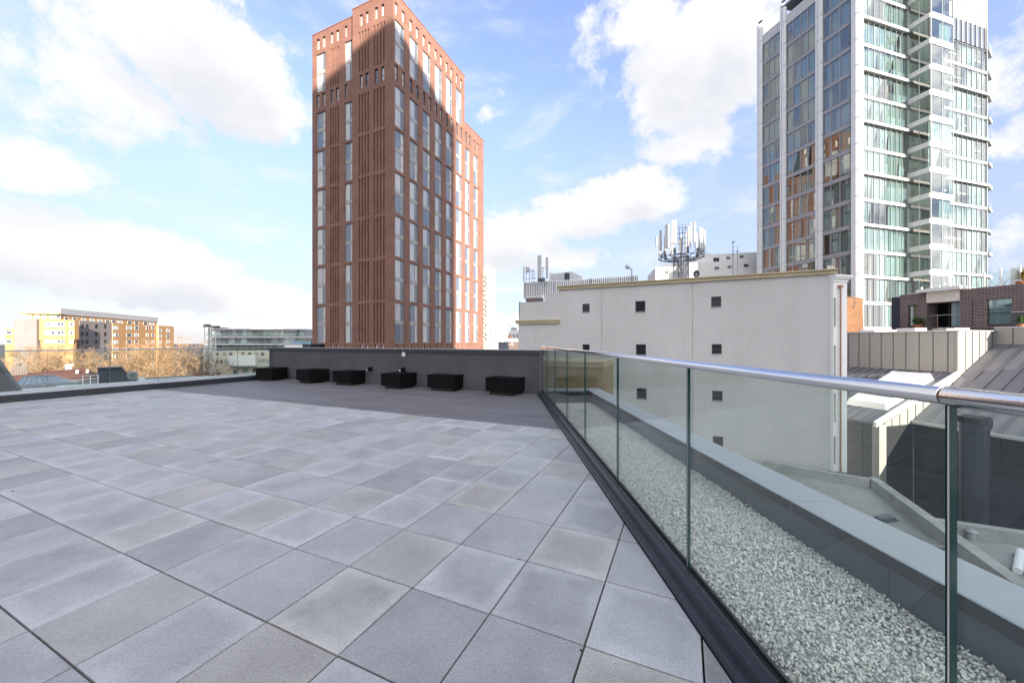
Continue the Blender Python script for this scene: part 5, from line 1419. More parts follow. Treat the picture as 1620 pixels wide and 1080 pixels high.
    for k in range(8): b.box(-4.83, -4.802, -.9 - k * 1.5, -.88 - k * 1.5, -12, rz(-4.8) - .25)
    for k in range(7): b.box(-4.825, -4.803, -14, -.02, -4.9 - k * .9, -4.88 - k * .9)
    b.box(-4.90, -4.81, -6.0, -3.6, -9.5, -6.4)
    b.build('cladding_joints', 'navy_panel', t)
    # white rooflight near the right edge
    p0 = ZF.inv((1610 - 810) / F * 23.5, 23.5)
    xc, yc = .4, -4.4
    k = MB(ZF); w, d = 1.25, .95
    P = [(xc - w, yc - d, rz(xc - w) + .002), (xc + w, yc - d, rz(xc + w) + .002), (xc + w, yc + d, rz(xc + w) + .002), (xc - w, yc + d, rz(xc - w) + .002)]
    Q = [(xc + (p[0] - xc) * .9, yc + (p[1] - yc) * .9, p[2] + .34) for p in P]
    k.add(P + Q, [(4, 5, 6, 7), (0, 1, 5, 4), (1, 2, 6, 5), (2, 3, 7, 6), (3, 0, 4, 7)])
    a = k.build('rooflight', 'white_lit', t, origin=ZF.w(xc, yc, rz(xc))); g2 = MB(ZF); g2.add([(xc + (p[0] - xc) * .86, yc + (p[1] - yc) * .86, p[2] + .012) for p in Q], [(0, 1, 2, 3)]); g2.build('glazing', 'skylight_white', a, origin=ZF.w(xc, yc, rz(xc)))
zinc_house()

# flue standing before the shaded wall
fl = Frame((1541 - 810) / F * 19.2, 19.2, TB)
t = thing('flue', 'dark grey metal flue with cowl standing before the shaded wall, beyond the glass', 'flue', fl.w(0, 0, -8), TB)
b = MB(fl); zt = fl.z(1541, 668, 0); b.tube((0, 0, -8), (0, 0, zt), .52, 24)
for z in (zt - 1.2, zt - 3.4): b.tube((0, 0, z), (0, 0, z + .04), .535, 24)
b.build('pipe', 'navy_panel', t, smooth=False)
b = MB(fl); b.prism([(-.55, -.45), (.05, -.45), (.05, .45), (-.55, .45)], zt + .01, zt + .30); b.build('cowl', 'dark_cladding_and_shade', t)
b = MB(fl); b.tube((.22, -.42, zt + .005), (.22, .42, zt + .005), .36, 20); b.build('hood', 'navy_panel', t)

# ------------------------------------------------------------------ lower flat roof between the terrace and the white block
def low_roof():
    t = thing('low_building', 'low building with pale flat membrane roof and curbs beside the white block', 'building', GRID.w(4, 18, -18), -GA)
    ZR = -6.75
    XK = 9.55                                            # curb line (local x) between the two roofs
    b = MB(GRID); b.box(-8, XK, 4, WU - .01, -18, ZR); b.build('main_roof', 'roof_membrane', t)
    b = MB(GRID); b.box(XK + .002, 22, 4, 22.5, -18, ZR - .004); b.build('side_roof', 'roof_membrane', t)
    def curb(pts, w, h):
        m = MB(GRID)
        for (x0, y0), (x1, y1) in zip(pts[:-1], pts[1:]):
            d = Vector((x1 - x0, y1 - y0)); L = d.length; d /= L; n = Vector((-d.y, d.x)) * w / 2
            e = d * .004
            m.prism([(x0 - n.x + e.x, y0 - n.y + e.y), (x1 - n.x - e.x, y1 - n.y - e.y), (x1 + n.x - e.x, y1 + n.y - e.y), (x0 + n.x + e.x, y0 + n.y + e.y)], ZR + .001, ZR + h)
        return m.build('roof_curb', 'concrete_curb', t)
    curb([(XK + .1, 4), (XK + .1, 12.0), (XK + .1, 18.9), (XK + .1, 27.6)], .42, .55)
    curb([(XK - .11, 27.4), (5.0, 28.6), (-6, 29.0)], .36, .5)
    curb([(XK + .32, 22.3), (14.0, 22.3), (22, 22.3)], .40, .50)
    b = MB(GRID); b.box(-6, XK - .12, WU - .10, WU - .015, ZR + .002, ZR + .16); b.build('wall_flashing', 'steel_dark', t)
    b = MB(GRID)
    for y in (9.5, 15.2, 20.6, 25.1): b.box(-8, XK - .2, y, y + .05, ZR + .002, ZR + .008)
    for x in (2.4, 6.3): b.box(x, x + .05, 5, WU - .2, ZR + .009, ZR + .013)
    b.build('membrane_laps', 'concrete_curb', t)
    return ZR
ZR = low_roof()
def on_roof(px, py): t_ = F * (EYE - ZR) / (py - HZ); return (px - 810) / F * t_, t_
X, Y = on_roof(1399, 822); fr = Frame(X, Y, .3)
t = thing('roof_vent', 'small dark cowl vent lying low on the pale flat roof', 'vent', (X, Y, ZR), .3)
b = MB(fr); b.prism([(-.42, -.16), (.40, -.20), (.52, .02), (.38, .20), (-.40, .16)], .0 + ZR, ZR + .16); b.build('hood', 'steel_dark', t)
b = MB(fr); b.box(-.55, .6, -.26, .26, ZR + .002, ZR + .03); b.build('base', 'slate_wall', t)
X, Y = on_roof(1480, 862); fr = Frame(X, Y, -GA)
t = thing('roof_grille', 'grey slatted gutter grille in the flat roof curb', 'grille', (X, Y, ZR), -GA)
b = MB(fr)
for k in range(6): b.box(-.34, .34, -.30 + k * .1, -.25 + k * .1, ZR + .04, ZR + .09)
b.build('slats', 'concrete_curb', t); b = MB(fr); b.box(-.36, .36, -.33, .33, ZR + .015, ZR + .038); b.build('tray', 'steel_dark', t)
X, Y = on_roof(1537, 853); fr = Frame(X, Y, 0)
t = thing('roof_outlet', 'small grey pipe outlet standing alone on the further flat roof', 'roof outlet', (X, Y, ZR), 0)
b = MB(fr); b.tube((0, 0, ZR - .004), (0, 0, ZR + .30), .14, 12, .11); b.build('pipe', 'steel_galv', t); b = MB(fr); b.tube((0, 0, ZR + .34), (0, 0, ZR + .42), .20, 12, .05); b.build('cap', 'steel_galv', t)
X, Y = on_roof(1612, 893); fr = Frame(X, Y, R(35))
t = thing('roof_pipe', 'white pipe length lying on the further flat roof near the photo edge', 'pipe', (X, Y, ZR), R(35))
b = MB(fr); b.tube((-1.0, 0, ZR + .12), (1.2, 0, ZR + .12), .12, 12); b.build('pipe', 'white_column', t); b = MB(fr); b.box(-.8, -.7, -.18, .18, ZR, ZR + .05); b.box(.8, .9, -.18, .18, ZR, ZR + .05); b.build('saddles', 'steel_dark', t)

# yellow brick wall seen through the far end of the balustrade
yb = Frame((857 - 810) / F * 17.2, 17.2, -GA)
t = thing('brick_wall', 'old yellow brick wall with stone coping behind the far glass panels', 'wall', yb.w(.8, .3, -10), -GA)
w = yb.x(954, 0); T = yb.z(900, 574, 0)
block(t, yb, -.6, w, 0, 2.6, -10, T, 'yellow_brick', 'wall')
b = MB(yb); b.box(-.66, w + .06, -.08, 2.66, T + .001, T + .10); b.box(-.62, w + .02, -.04, 2.6, T - .16, T - .001); b.build('coping', 'stone_beige', t)

# ------------------------------------------------------------------ the town to the left
def px_win(t, fr, d, pxc, pyc, w, h, frm, pane, **kw):
    return window_unit(t, fr, d, fr.x(pxc - w / 2, d), fr.x(pxc + w / 2, d), fr.z(pxc, pyc + h / 2, d), fr.z(pxc, pyc - h / 2, d), frm, pane, **kw)

OF = Frame((96 - 810) / F * 150, 150, TB)            # origin: the corner of the ochre block (column 96); +x to the right (its long side runs along +y)
def ochre_block():
    t = thing('apartment_block', 'long ochre and grey apartment block with set-back grey top floor beyond bare trees', 'building', OF.w(-6, 25, -18), TB)
    # long sides lie in planes local x = const, short sides in planes local y = const
    Y = lambda p, lx=0: OF.y(p, lx)
    ZY = lambda p, y, lx=0: OF.zy(p, y, lx)
    X = lambda p, d=0: OF.x(p, d)
    Z = lambda p, y, d=0: OF.z(p, y, d)
    zr0, zr1 = Z(60, 487), Z(60, 495)
    yend = Y(250, 0)
    ze = ZY(250, 503)
    b = MB(OF); b.box(X(37), 0, 0, yend, zr1 - .4, zr0); b.build('grey_roof', 'grey_roof', t)
    b = MB(OF); b.box(X(40), -.4, .4, yend - .4, zr1 - 3.2, zr1 - .41); b.build('top_floor', 'ochre_panel', t)
    zf_ = Z(70, 505, -4)
    b = MB(OF); b.box(X(22.5, -6), X(58, -6), -6, 10, -18, Z(40, 504.5, -6)); b.build('grey_wing', 'grey_brick', t)
    ye_ = OF.y(125, X(118, -5)); b = MB(OF); b.box(X(58, -5) + .01, X(118, -5), -5, ye_, Z(80, 537, -5), Z(80, 505.5, -5)); b.box(X(64, -4.6), X(116, -4.6), -4.6, ye_ - .3, -18, Z(80, 537, -5) - .01); b.build('front_bay', 'ochre_panel', t)
    b = MB(OF); b.box(X(8, 4), X(24, 4), 4, 14, -18, Z(16, 520, 4)); b.build('side_wing', 'ochre_panel', t)
    xg = 3.2
    g0, g1 = OF.y(126, xg), OF.y(177, xg)
    b = MB(OF); b.box(-3, xg, g0, g1, -18, OF.zy(150, 508.5, xg)); b.build('grey_flank', 'grey_brick', t)
    b = MB(OF); b.box(-3, xg + .4, g1 + .01, OF.y(247, xg + .4), -18, OF.zy(200, 512, xg + .4)); b.build('ochre_flank', 'ochre_panel', t)
    b = MB(OF); b.box(-5, xg + 1.5, OF.y(247, xg + .4) + .01, OF.y(275, xg + 1.5), -18, OF.zy(260, 515.5, xg + 1.5)); b.build('end_wing', 'ochre_panel', t)
    # floor bands and windows
    k = MB(OF)
    for y in (521, 537): k.box(X(58, -5) - .05, X(118, -5) + .1, -5.12, -5.001, Z(80, y, -5) - .12, Z(80, y, -5) + .12)
    for y in (496, ): k.box(X(37) - .3, .3, -1.2, -.001, zr1 - .45, zr1 - .05)
    k.build('floor_bands', 'balcony_floor', t)
    for y in (513, 526, 540):
        for (p, w) in ((75, 9), (84, 7), (96, 12), (113, 6)): px_win(t, OF, -5.08, p, y, w, 7.5 if y < 538 else 6, 'white_slab', 'far_pane', fw=.15, mull=(.5,) if w > 8 else ())
    for p in (46, 58, 70, 82, 92): px_win(t, OF, .30, p, 501, 8, 5.5, 'white_slab', 'far_pane', fw=.15)
    for y in (526, 540): px_win(t, OF, 3.9, 14, y, 10, 6, 'white_slab', 'far_pane', fw=.12)
    SF = Frame(*OF.w(xg, g0)[:2], TB + R(90))          # looking at the long side: local x = along it, going away
    def side_win(lx, p0, p1, y0, y1, frm, pane):
        # window on the plane OF local x = lx, facing +x
        ya, yb_ = OF.y(p0, lx), OF.y(p1, lx); z0, z1 = OF.zy((p0 + p1) / 2, y1, lx), OF.zy((p0 + p1) / 2, y0, lx)
        o = OF.w(lx, ya, z0)
        m = MB(OF); f = .09
        m.box(lx + .001, lx + .10, ya, yb_, z0, z0 + f); m.box(lx + .001, lx + .10, ya, yb_, z1 - f, z1); m.box(lx + .001, lx + .098, ya, ya + f, z0 + f, z1 - f); m.box(lx + .001, lx + .098, yb_ - f, yb_, z0 + f, z1 - f)
        a = m.build('window', frm, t, origin=o); q = MB(OF); q.box(lx + .001, lx + .05, ya + f, yb_ - f, z0 + f, z1 - f, 0, rnd.random()); q.build('pane', pane, a, origin=o)
    for r in range(6):
        y = 516 + r * 12.2
        for (p, w) in ((130, 3.5), (137.5, 3.5), (152, 3.5), (166, 3)): side_win(xg, p - w / 2, p + w / 2, y - 3.2, y + 3.2, 'frame_dark', 'dark_pane')
    for r in range(7):
        y = 518.5 + r * 11.2
        for (p, w) in ((179.5, 3), (184.5, 4), (204, 8), (216, 6), (233, 4), (242, 4)): side_win(xg + .4, p - w / 2, p + w / 2, y - 2.8, y + 2.8, 'white_slab', 'far_pane')
    for p in (105, 118, 132, 146, 158, 170, 180, 190, 205, 216, 230, 240): side_win(-.38, p - 3.5, p + 3.5, 501.5 + (p - 100) * .06, 507 + (p - 100) * .055, 'white_slab', 'far_pane')
    for r in range(4):
        for p in (253, 266): side_win(xg + 1.5, p - 2.5, p + 2.5, 520 + r * 9, 525 + r * 9, 'white_slab', 'far_pane')
    c = MB(OF); c.box(X(41, 3), X(46, 3), 3, 5, zr0, zr0 + 1.0); c.build('chimney', 'far_cream', t)
ochre_block()

# ---- bare winter trees
def tree_mesh(seed, H, spread, dens, twig_r=.035, trunk_r=.32):
    q = random.Random(seed); tr = MB(); cr = MB()
    ends = []
    def limb(p, d, L, r, lvl):
        n = 3 if lvl < 2 else 2
        a = Vector(p)
        for k in range(n):
            d2 = (d + Vector((q.gauss(0, .13), q.gauss(0, .13), q.gauss(.05, .08)))).normalized(); b = a + d2 * (L / n)
            r2 = r * (1 - .30 * (k + 1) / n)
            (tr if lvl < 2 else cr).tube(a, b, r * (1 - .30 * k / n), 6 if lvl < 2 else 3, r2, caps=False)
            a, d = b, d2
            if lvl >= 1 and lvl < 4 and k < n - 1:
                s = Vector((q.gauss(0, 1), q.gauss(0, 1), q.gauss(.25, .5))).normalized(); limb(a, (d * .6 + s * .75).normalized(), L * q.uniform(.45, .65), r2 * .55, lvl + 1)
        if lvl < 4:
            for _ in range(q.choice((3, 4)) if lvl < 3 else dens):
                s = Vector((q.gauss(0, 1), q.gauss(0, 1), q.gauss(.15, .5))).normalized()
                limb(a, (d * .75 + s * spread).normalized(), L * q.uniform(.55, .80), max(twig_r * .6, r * .52), lvl + 1)
    limb((0, 0, 0), Vector((0, 0, 1)), H * .36, trunk_r, 0)
    return tr, cr
TREE_KINDS = []
def plant_tree(kind, X, Y, zb, s, rz, name, label, group, mats, first):
    t = thing(name, label, 'tree', (X, Y, zb), rz, group)
    t.scale = (s, s, s * 1.0)
    if first is None:
        tr, cr = kind
        off = Vector((X, Y, zb)); ca, sa = math.cos(rz), math.sin(rz)
        for m_ in (tr, cr): m_.v = [(off.x + v[0] * ca - v[1] * sa, off.y + v[0] * sa + v[1] * ca, off.z + v[2]) for v in m_.v]
        a = tr.build('trunk', mats[0], t); b = cr.build('crown', mats[1], t)
        return (a, b)
    for o in first:
        c = o.copy(); sc.collection.objects.link(c); c.parent = t
    return first
kinds = [tree_mesh(21, 20, .95, 7, .05), tree_mesh(22, 20, 1.1, 7, .05), tree_mesh(23, 20, .85, 7, .05)]
first = [None, None, None]
spots = [(20, 95, 1.02, 0, 'bare tan tree below the ochre side wing, leftmost of the row'), (62, 88, 1.00, 1, 'bare tan tree before the ochre front bay, above the red tiled roof'),
         (104, 102, 1.04, 2, 'bare tan tree between the ochre bay and the grey flank'), (150, 98, .98, 0, 'bare tan tree before the grey flank of the ochre block'),
         (196, 108, 1.02, 1, 'bare tan tree behind the dark plant box'), (236, 104, 1.10, 2, 'tall bare tan tree before the right end of the ochre block'),
         (268, 92, 1.06, 0, 'bare tan tree with pale forked trunk, right of the round fan'), (294, 118, 1.14, 1, 'bare tan tree reaching highest, left of the hoist tower'),
         (4, 84, .92, 1, 'bare tan tree at the left photo edge above the grey roof end'), (84, 120, 1.12, 0, 'tall bare tan tree standing against the ochre front bay'), (172, 122, 1.08, 2, 'bare tan tree at the joint of grey and ochre flanks'), (252, 122, 1.10, 1, 'bare tan tree standing against the ochre end wing'), (282, 84, .90, 2, 'low bare tan tree nearest the balustrade, left of the hoist tower'), (112, 92, .95, 1, 'bare tan tree above the white vents'),
         (312, 104, .93, 2, 'smaller bare tan tree directly beside the hoist tower'), (42, 112, 1.04, 2, 'bare tan tree behind the others, left of the ochre bay'),
         (128, 86, .90, 1, 'lower bare tan tree before the grey flank, nearest the red roof'), (214, 90, .93, 0, 'lower bare tan tree just above the round fan')]
for (p, Y, s, k, lab) in spots:
    X = (p - 810) / F * Y
    first[k] = plant_tree(kinds[k], X, Y, -18, s, rnd.random() * 6.28, 'bare_tree', lab, 'bare trees before the ochre block', ('bark_pale', 'twig_tan'), first[k])
kd = tree_mesh(31, 18, 1.0, 3, .03)
fd = None
for (p, Y, s, zb, lab) in ((1590, 75, 1.0, -1.5, 'dark bare tree behind the glass tower balconies, left of two'), (1640, 70, 1.05, -2.0, 'dark bare tree at the right photo edge above the brown house')):
    X = (p - 810) / F * Y
    fd = plant_tree(kd, X, Y, zb, s, 1.0 + p, 'bare_tree', lab, 'dark bare trees behind the brown house', ('bark_dark', 'bark_dark'), fd)

# ---- roofs just beyond the left balustrade
RF = Frame((10 - 810) / F * 42, 42, R(50))
t = thing('tiled_house', 'low house with long dark red tiled roof beyond the left balustrade', 'house', RF.w(5, 3, -18), RF.rot)
x0, x1 = RF.x(8), RF.x(153); zt, zb = RF.z(100, 583, 4), RF.z(80, 601)
b = MB(RF); b.add([(x0, 0, zb), (x1 + .5, 0, zb), (x1 - 1.0, 4, zt), (x0, 4, zt - .5), (x1 + .5, 8, zb), (x0, 8, zb)], [(0, 1, 2, 3), (1, 4, 2), (3, 2, 4, 5), (0, 3, 5)]); b.build('roof', 'roof_tile_red', t)
b = MB(RF); b.box(x0 + .2, x1 + .2, .3, 7.7, -18, zb - .02); b.build('wall', 'brown_brick', t)
b = MB(RF); xx = RF.x(29, 4); b.box(xx - .5, xx + .7, 3.4, 4.4, zt - 1, zt + .45); b.tube((xx, 3.9, zt + .46), (xx, 3.9, zt + .8), .16, 8); b.build('chimney', 'brown_brick', t)
b = MB(RF)
for p in (122, 138): q = RF.x(p, 2); b.box(q - .12, q + .12, 1.6, 1.9, (zb + zt) / 2 + .0, (zb + zt) / 2 + .42)
b.build('roof_vent', 'far_white', t)
t = thing('white_vents', 'group of white plastic vents standing behind the red tiled roof', 'vents', RF.w(RF.x(109, 9), 9, -4), RF.rot)
for k in range(3):
    q = RF.x(105 + k * 3.6, 9); b = MB(RF); b.tube((q, 9, -5), (q, 9, RF.z(108, 578, 9)), .11, 8); b.tube((q - .14, 9, RF.z(108, 578, 9)), (q + .25, 9, RF.z(108, 577, 9)), .10, 8); b.build('vent', 'far_white', t)

SFm = Frame((20 - 810) / F * 27, 27, R(50))
t = thing('roof_lantern', 'long silver grey glazed roof lantern beyond the left balustrade', 'roof lantern', SFm.w(2.5, 1, -6), SFm.rot)
x0, x1 = SFm.x(20), SFm.x(117); zb, zt = SFm.z(70, 607), SFm.z(70, 594.5, 1.2)
b = MB(SFm); b.add([(x0, 0, zb), (x1, 0, zb), (x1 - .9, 1.2, zt), (x0 + .4, 1.2, zt), (x1, 2.4, zb), (x0, 2.4, zb)], [(0, 1, 2, 3), (1, 4, 2), (3, 2, 4, 5), (0, 3, 5)]); b.build('glazing', 'lantern_glass', t)
b = MB(SFm)
for k in range(9):
    f = k / 8; b.tube((x0 + .1 + (x1 - x0 - .2) * f, -.01, zb), (x0 + .45 + (x1 - x0 - 1.4) * f, 1.19, zt + .01), .025, 5)
b.tube((x0 + .4, 1.2, zt + .02), (x1 - .9, 1.2, zt + .02), .04, 6); b.build('glazing_bars', 'alu_mid', t)
b = MB(SFm); b.box(x0 - .2, x1 + .2, -.15, 2.5, zb - .35, zb - .005); b.build('kerb', 'alu_mid', t)
t = thing('low_building', 'low flat roof with pipes and plinths just beyond the left balustrade', 'building', SFm.w(4, 6, -18), SFm.rot)
b = MB(SFm); b.box(SFm.x(-60, -6), SFm.x(330, -2), -7, 6, -18, zb - .36); b.build('roof', 'slate_wall', t)
b = MB(SFm)
for (xa, xb_, y) in ((0.5, 7.5, -2.0), (2.0, 9.5, -.9), (5.5, 12, .6)): b.tube((xa, y, zb - .2), (xb_, y, zb - .2), .07, 8)
b.build('pipes', 'alu_light', t)
b = MB(SFm)
for (xa, w, y) in ((8.0, 1.4, -3.0), (11.2, 1.0, -1.2), (13.5, 2.0, .4)): b.box(xa, xa + w, y, y + .8, zb - .355, zb - .06)
b.build('plinths', 'concrete_curb', t)
# white guard rail, dark plant box, round fan
DF = Frame((155 - 810) / F * 30, 30, R(46))
t = thing('guard_rail', 'thin white guard rail between the red tiled roof and the dark plant box', 'rail', DF.w(DF.x(143, -1), -1, -4), DF.rot)
b = MB(DF)
for y in (594, 599): b.tube((DF.x(129, -1), -1, DF.z(143, y, -1)), (DF.x(157, -1), -1, DF.z(143, y, -1)), .025, 6)
for p in (131, 143, 155): b.tube((DF.x(p, -1), -1, DF.z(143, 608, -1)), (DF.x(p, -1), -1, DF.z(143, 593.5, -1)), .03, 6)
b.build('rails', 'far_white', t)
t = thing('plant_box', 'dark navy rooftop plant box with sloping end beyond the left balustrade', 'plant box', DF.w(1.3, .8, -5), DF.rot)
x0, x1, x2 = DF.x(154.5), DF.x(193.5), DF.x(206); zt, zb = DF.z(170, 582.5), -5
b = MB(DF); b.extr([(x0, zb), (x2, zb), (x2, DF.z(205, 596)), (x1, zt - .02), (x0, zt)], 0, 1.8); b.build('casing', 'navy_panel', t)
b = MB(DF); b.box(x0 - .03, x1 + .03, -.03, 1.83, zt + .001, zt + .06); b.build('lid', 'frame_dark', t)
b = MB(DF); b.tube((DF.x(174, -.2), -.2, DF.z(174, 604, -.2)), (DF.x(174, -.2), -.2, DF.z(174, 561, -.2)), .03, 6); b.build('pole', 'steel_dark', t)
t = thing('roof_fan', 'round grey rooftop fan beside the dark plant box', 'fan', DF.w(DF.x(210), .3, -4), DF.rot)
cx, cz = DF.x(209.5, .2), DF.z(209.5, 593.5, .2)
b = MB(DF); b.tube((cx, -.1, cz), (cx, .6, cz), .33, 24); b.build('housing', 'alu_mid', t)
b = MB(DF)
for k in range(8): a = k * .785; b.tube((cx, -.13, cz), (cx + .30 * math.cos(a), -.13, cz + .30 * math.sin(a)), .018, 5)
b.tube((cx, -.16, cz), (cx, -.10, cz), .08, 12); b.build('guard', 'steel_dark', t)
b = MB(DF); b.box(cx - .25, cx + .25, -.05, .55, -5, cz - .30); b.build('stand', 'steel_dark', t)
t = thing('plant_plinth', 'low pale plinth right of the round rooftop fan', 'plinth', DF.w(DF.x(225), 0, -4), DF.rot)
b = MB(DF); b.add([(DF.x(213), -.3, -4), (DF.x(236), -.3, -4), (DF.x(236), .8, -4), (DF.x(213), .8, -4), (DF.x(219), 0, DF.z(225, 596.5)), (DF.x(229), 0, DF.z(225, 596.5)), (DF.x(229), .6, DF.z(225, 596.5)), (DF.x(219), .6, DF.z(225, 596.5))], [(4, 5, 6, 7), (0, 1, 5, 4), (1, 2, 6, 5), (2, 3, 7, 6), (3, 0, 4, 7)]); b.build('plinth', 'alu_light', t)
# grey sloping roof close by at the left edge
NF = Frame((-10 - 810) / F * 15.5, 15.5, R(53))
t = thing('roof_gable', 'plain slate grey sloping roof end at the left photo edge', 'roof', NF.w(0, 1, -6), NF.rot)
b = MB(NF); xa, xb_ = NF.x(-70), NF.x(29); b.extr([(xa, -6), (xb_ + 1.6, -6), (xb_ + .05, NF.z(29, 621)), (NF.x(0), NF.z(0, 577)), (NF.x(-12), NF.z(-12, 566)), (xa, NF.z(-70, 620))], 0, 5); b.build('slope', 'slate_wall', t)

# ---- office block, hoist tower, pale block behind
OB = Frame((334 - 810) / F * 118, 118, R(4))
def office():
    t = thing('office_block', 'glazed office block with terraces on its upper floors left of the brick tower', 'building', OB.w(14, 6, -18), OB.rot)
    X = lambda p, d=0: OB.x(p, d); Z = lambda p, y, d=0: OB.z(p, y, d)
    xr = X(500)
    lev = [(521.5, 531.0, 325 + 7, 482), (534.0, 543.5, 332, 505), (545.5, 553, 332, 505)]
    for i, (ya, yb_, p0, p1) in enumerate(lev):
        d = [1.5, 0.2, -.6][i]
        z0, z1 = Z(400, yb_, d), Z(400, ya, d)
        b = MB(OB); b.box(X(p0, d) - .4, X(p1, d) + .4, d - 1.3, d + 9, z1, z1 + .30); b.build('roof_edge', 'alu_light', t)
        b = MB(OB); b.box(X(p0, d), X(p1, d), d + .25, d + 8, z0 - .6, z1 - .002); b.build('storey_wall', 'alu_mid', t)
        n = 18; xa, xb2 = X(p0, d), X(p1, d)
        for k in range(n):
            a, c = xa + (xb2 - xa) * k / n, xa + (xb2 - xa) * (k + 1) / n
            o = OB.w(a, d, z0)
            m = MB(OB); m.box(a, a + .14, d - .02, d + .2, z0, z1 - .003); m.box(a + .14, c, d, d + .2, z0, z0 + .12)
            w = m.build('window', 'alu_mid', t, origin=o); q = MB(OB); q.box(a + .14, c - .001, d + .08, d + .14, z0 + .12, z1 - .01, 0, rnd.random()); q.build('pane', 'office_pane', w, origin=o)
        g = MB(OB); g.box(xa, xb2, d - 1.2, d - 1.16, z0 - .1, z0 + .8)
        g.build('balcony_glass', 'balustrade_glass', t)
    b = MB(OB); b.box(X(331), X(341), 1, 6, Z(336, 522), Z(336, 517.5)); b.build('roof_plant', 'brown_brick', t)
    b = MB(OB); b.box(X(330), X(505), .6, 11, -18, Z(400, 553) - .01); b.build('lower_wall', 'far_grey', t)
office()
LW = Frame((334 - 810) / F * 104, 104, R(4))
t = thing('white_building', 'low white office building with small square windows below the glazed block', 'building', LW.w(9, 3, -18), LW.rot)
block(t, LW, LW.x(334), LW.x(440), 0, 8, -18, LW.z(380, 555.5), 'far_cream', 'wall')
block(t, LW, LW.x(361, -1), LW.x(404, -1), -1, -.01, LW.z(380, 580, -1), LW.z(380, 563, -1), 'far_white', 'white_panel')
block(t, LW, LW.x(360, -2), LW.x(440, -2), -2, -1.01, LW.z(380, 580, -2), LW.z(380, 578, -2), 'far_grey', 'canopy')
for (p, y, w, h) in ((344, 560, 4, 5), (354.5, 560, 5, 5), (365, 559.5, 5, 4), (384, 559, 5, 3.5), (395, 559, 5, 3.5), (405.5, 560, 4.5, 5), (415, 560, 5, 5), (343, 572, 5, 6), (350, 572, 5, 6), (357, 571, 4, 6), (405, 570, 4, 5.5), (411, 570.5, 5, 5.5), (417, 570, 5, 6), (424, 571, 5, 6), (346, 590, 6, 3), (372, 588, 6, 7), (388, 586, 9, 9), (402, 586, 6, 8)):
    px_win(t, LW, -.09, p, y, w, h, 'frame_beige', 'far_pane' if y < 580 else 'office_pane', fw=.12)
HT_ = Frame((323.5 - 810) / F * 96, 96, R(4))
t = thing('hoist_tower', 'slender white lattice hoist tower left of the glazed office block', 'hoist tower', HT_.w(.9, .9, -18), HT_.rot)
w = HT_.x(334); T = HT_.z(328, 517)
b = MB(HT_)
for (x, y) in ((0, 0), (w, 0), (w, w), (0, w)): b.box(x - .09, x + .09, y - .09, y + .09, -18, T)
z = -17.0; i = 0
while z < T - 1.6:
    for (p, q) in (((0, 0), (w, 0)), ((w, 0), (w, w)), ((0, w), (0, 0))):
        b.tube((p[0], p[1], z), (q[0], q[1], z), .055, 4); b.tube((p[0], p[1], z if i % 2 else z + 1.6), (q[0], q[1], z + 1.6 if i % 2 else z), .05, 4)
    z += 1.6; i += 1
b.build('lattice', 'far_white', t)
b = MB(HT_); b.box(w * .3, w * .7, w * .3, w * .7, -18, T - .4); b.build('shaft', 'far_grey', t)
b = MB(HT_); b.box(-.3, w * .45, -.2, w, T, T + .7, 0, None, .2); b.box(w * .8, w * 1.7, .2, w, T - .3, T + .3); b.build('hoist_head', 'brown_brick', t)
PB = Frame((398 - 810) / F * 190, 190, 0)
t = thing('apartment_block', 'pale cream apartment block far behind the glazed office roof', 'building', PB.w(6, 5, -18), 0)
block(t, PB, 0, PB.x(432), 0, 10, -18, PB.z(415, 513), 'far_cream', 'wall'); block(t, PB, PB.x(402), PB.x(428), 1, 9, PB.z(415, 513), PB.z(415, 509), 'far_cream', 'top_storey')
for y in (511.2, 515, 518.2):
    for p in range(405, 428, 5): px_win(t, PB, (.9 if y < 513 else -.1), p, y, 2.6, 1.6, 'frame_beige', 'far_pane', fw=.1)
# boxes at the foot of the brick tower, left side
for (p0, p1, ya, Y0, mat, nm, lab, cat, extra) in ((450, 479, 545, 60, 'far_white', 'plant_room', 'plain white rooftop plant room left of the brick tower base', 'plant room', 'far_grey'),
                                                   (478.5, 491, 545.5, 57, 'navy_panel', 'container', 'small navy blue cabin touching the brick tower base', 'cabin', 'frame_dark'), (462, 492, 540, 66, 'far_blue', 'container', 'blue grey metal cabin above the white plant room', 'cabin', 'alu_mid')):
    fr = Frame((p0 - 810) / F * Y0, Y0, -GA)
    t = thing(nm, lab, cat, fr.w(.5, 1, -10), -GA); w = fr.x(p1); T = fr.z(p0, ya)
    block(t, fr, 0, w, 0, 3, -10, T, mat); b = MB(fr); b.box(-.05, w + .05, -.05, 3.05, T + .001, T + .12); b.build('roof', extra, t)

# ---- between the brick tower and the white block
PT = Frame((766 - 810) / F * 125, 125, R(-22))
t = thing('pale_tower', 'slim pale apartment tower just right of the brick tower', 'tower', PT.w(2, 3, -18), PT.rot)
x1 = PT.x(778.5); T = PT.z(775, 424)
block(t, PT, -3, x1, 0, 3.2, -18, T, 'far_cream', 'wall'); block(t, PT, PT.x(766), PT.x(773.5), .5, 3, T + .002, PT.z(770, 419), 'grey_roof', 'lift_head')
for k in range(16):
    y = 434 + k * 7.3
    if y > 546: break
    px_win(t, PT, -.1, 768.6, y, 3.6, 4.4, 'alu_mid', 'far_pane', fw=.18)
    px_win(t, PT, -.1, 776.3, y, 1.4, 4.0, 'alu_mid', 'far_pane', fw=.1)
    b = MB(PT); b.box(PT.x(766), PT.x(771), -1.3, -.11, PT.z(768, y + 3.3), PT.z(768, y + 2.4)); b.build('balcony', 'far_white', t)
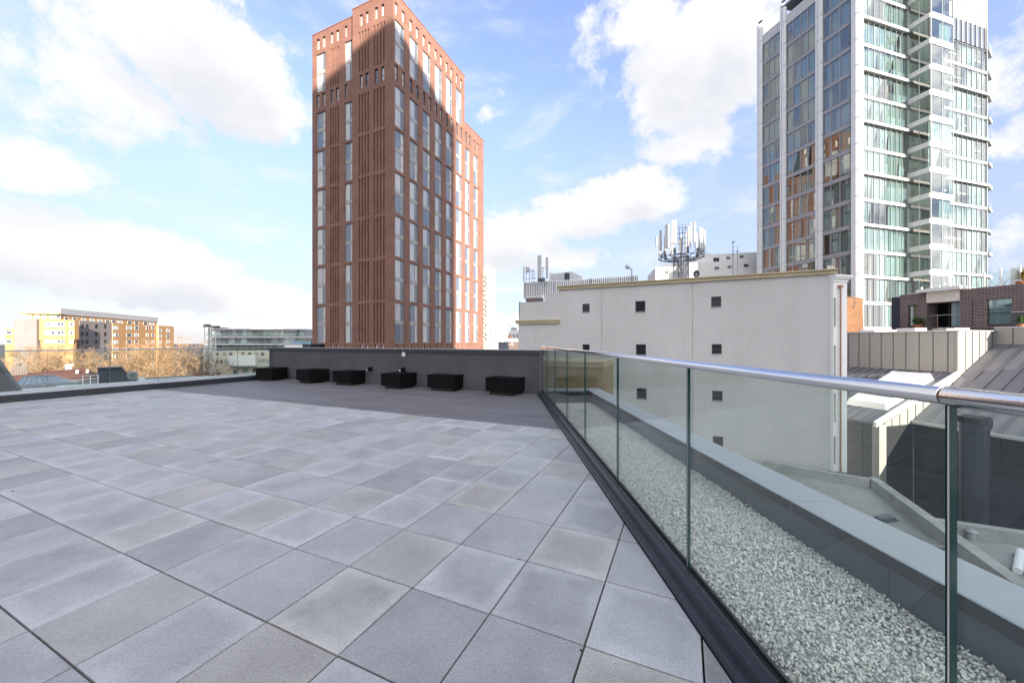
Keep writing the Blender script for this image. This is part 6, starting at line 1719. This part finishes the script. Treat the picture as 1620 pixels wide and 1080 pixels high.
far = [((785, 799.5), 498, 240, 'far_white', 'white_building', 'white office slab far away, right of the pale tower', (4, 9)),
       ((799, 810), 504, 210, 'far_blue', 'glass_building', 'round-fronted blue glass building far away in the gap', (3, 8)),
       ((809, 821), 497, 260, 'far_blue', 'glass_building', 'light blue glazed block far away, touching the white rendered block', (5, 10)),
       ((805, 821), 522.5, 150, 'far_white', 'white_building', 'small white rendered house with orange panel in the gap', (3, 2))]
for (p, ya, Y0, mat, nm, lab, (nx, nz)) in far:
    fr = Frame((p[0] - 810) / F * Y0, Y0, -.1)
    t = thing(nm, lab, 'building', fr.w(2, 4, -18), fr.rot); w = fr.x(p[1]); T = fr.z(p[0], ya)
    block(t, fr, 0, w, 0, 10, -18, T, mat); b = MB(fr); b.box(w * .15, w * .7, 1, 6, T + .001, T + 1.2); b.build('roof_plant', 'far_grey', t)
    for i in range(nx):
        for k in range(nz):
            x = w * (i + .25) / nx; z = T - 2.0 - (T - 1) * .98 * k / nz
            window_unit(t, fr, -.12, x, x + w / nx * .55, z - 1.2, z + .6, 'alu_light', 'far_pane', fw=.12)
fr = Frame((788 - 810) / F * 90, 90, -.2)
t = thing('container', 'navy blue metal cabin on a roof below the far white slab', 'cabin', fr.w(1, 1, -8), fr.rot)
block(t, fr, 0, fr.x(801), 0, 3, -8, fr.z(794, 541.5), 'navy_panel'); b = MB(fr); b.box(-.05, fr.x(801) + .05, -.05, 3.05, fr.z(794, 541.5) + .002, fr.z(794, 541.5) + .12); b.build('roof', 'frame_dark', t)
fr = Frame((800 - 810) / F * 100, 100, -.25)
t = thing('brick_house', 'small old brick house with dark sloping roof left of the white block', 'house', fr.w(1.5, 2, -18), fr.rot)
x1 = fr.x(822); zt = fr.z(810, 535); zb = fr.z(810, 541)
block(t, fr, 0, x1, 0, 5, -18, zb, 'brown_brick'); b = MB(fr); b.extr([(-.2, zb + .002), (x1 + .2, zb + .002), (x1 + .2, zt), (.8, zt)], -.2, 5.2); b.build('roof', 'grey_roof', t)
for p in (804, 810): px_win(t, fr, -.1, p, 544.5, 3.2, 3.6, 'white_slab', 'dark_pane', fw=.1)
b = MB(fr); b.box(.3, 1.0, 1, 2, zt - .3, zt + .9); b.build('chimney', 'orange_brick', t)
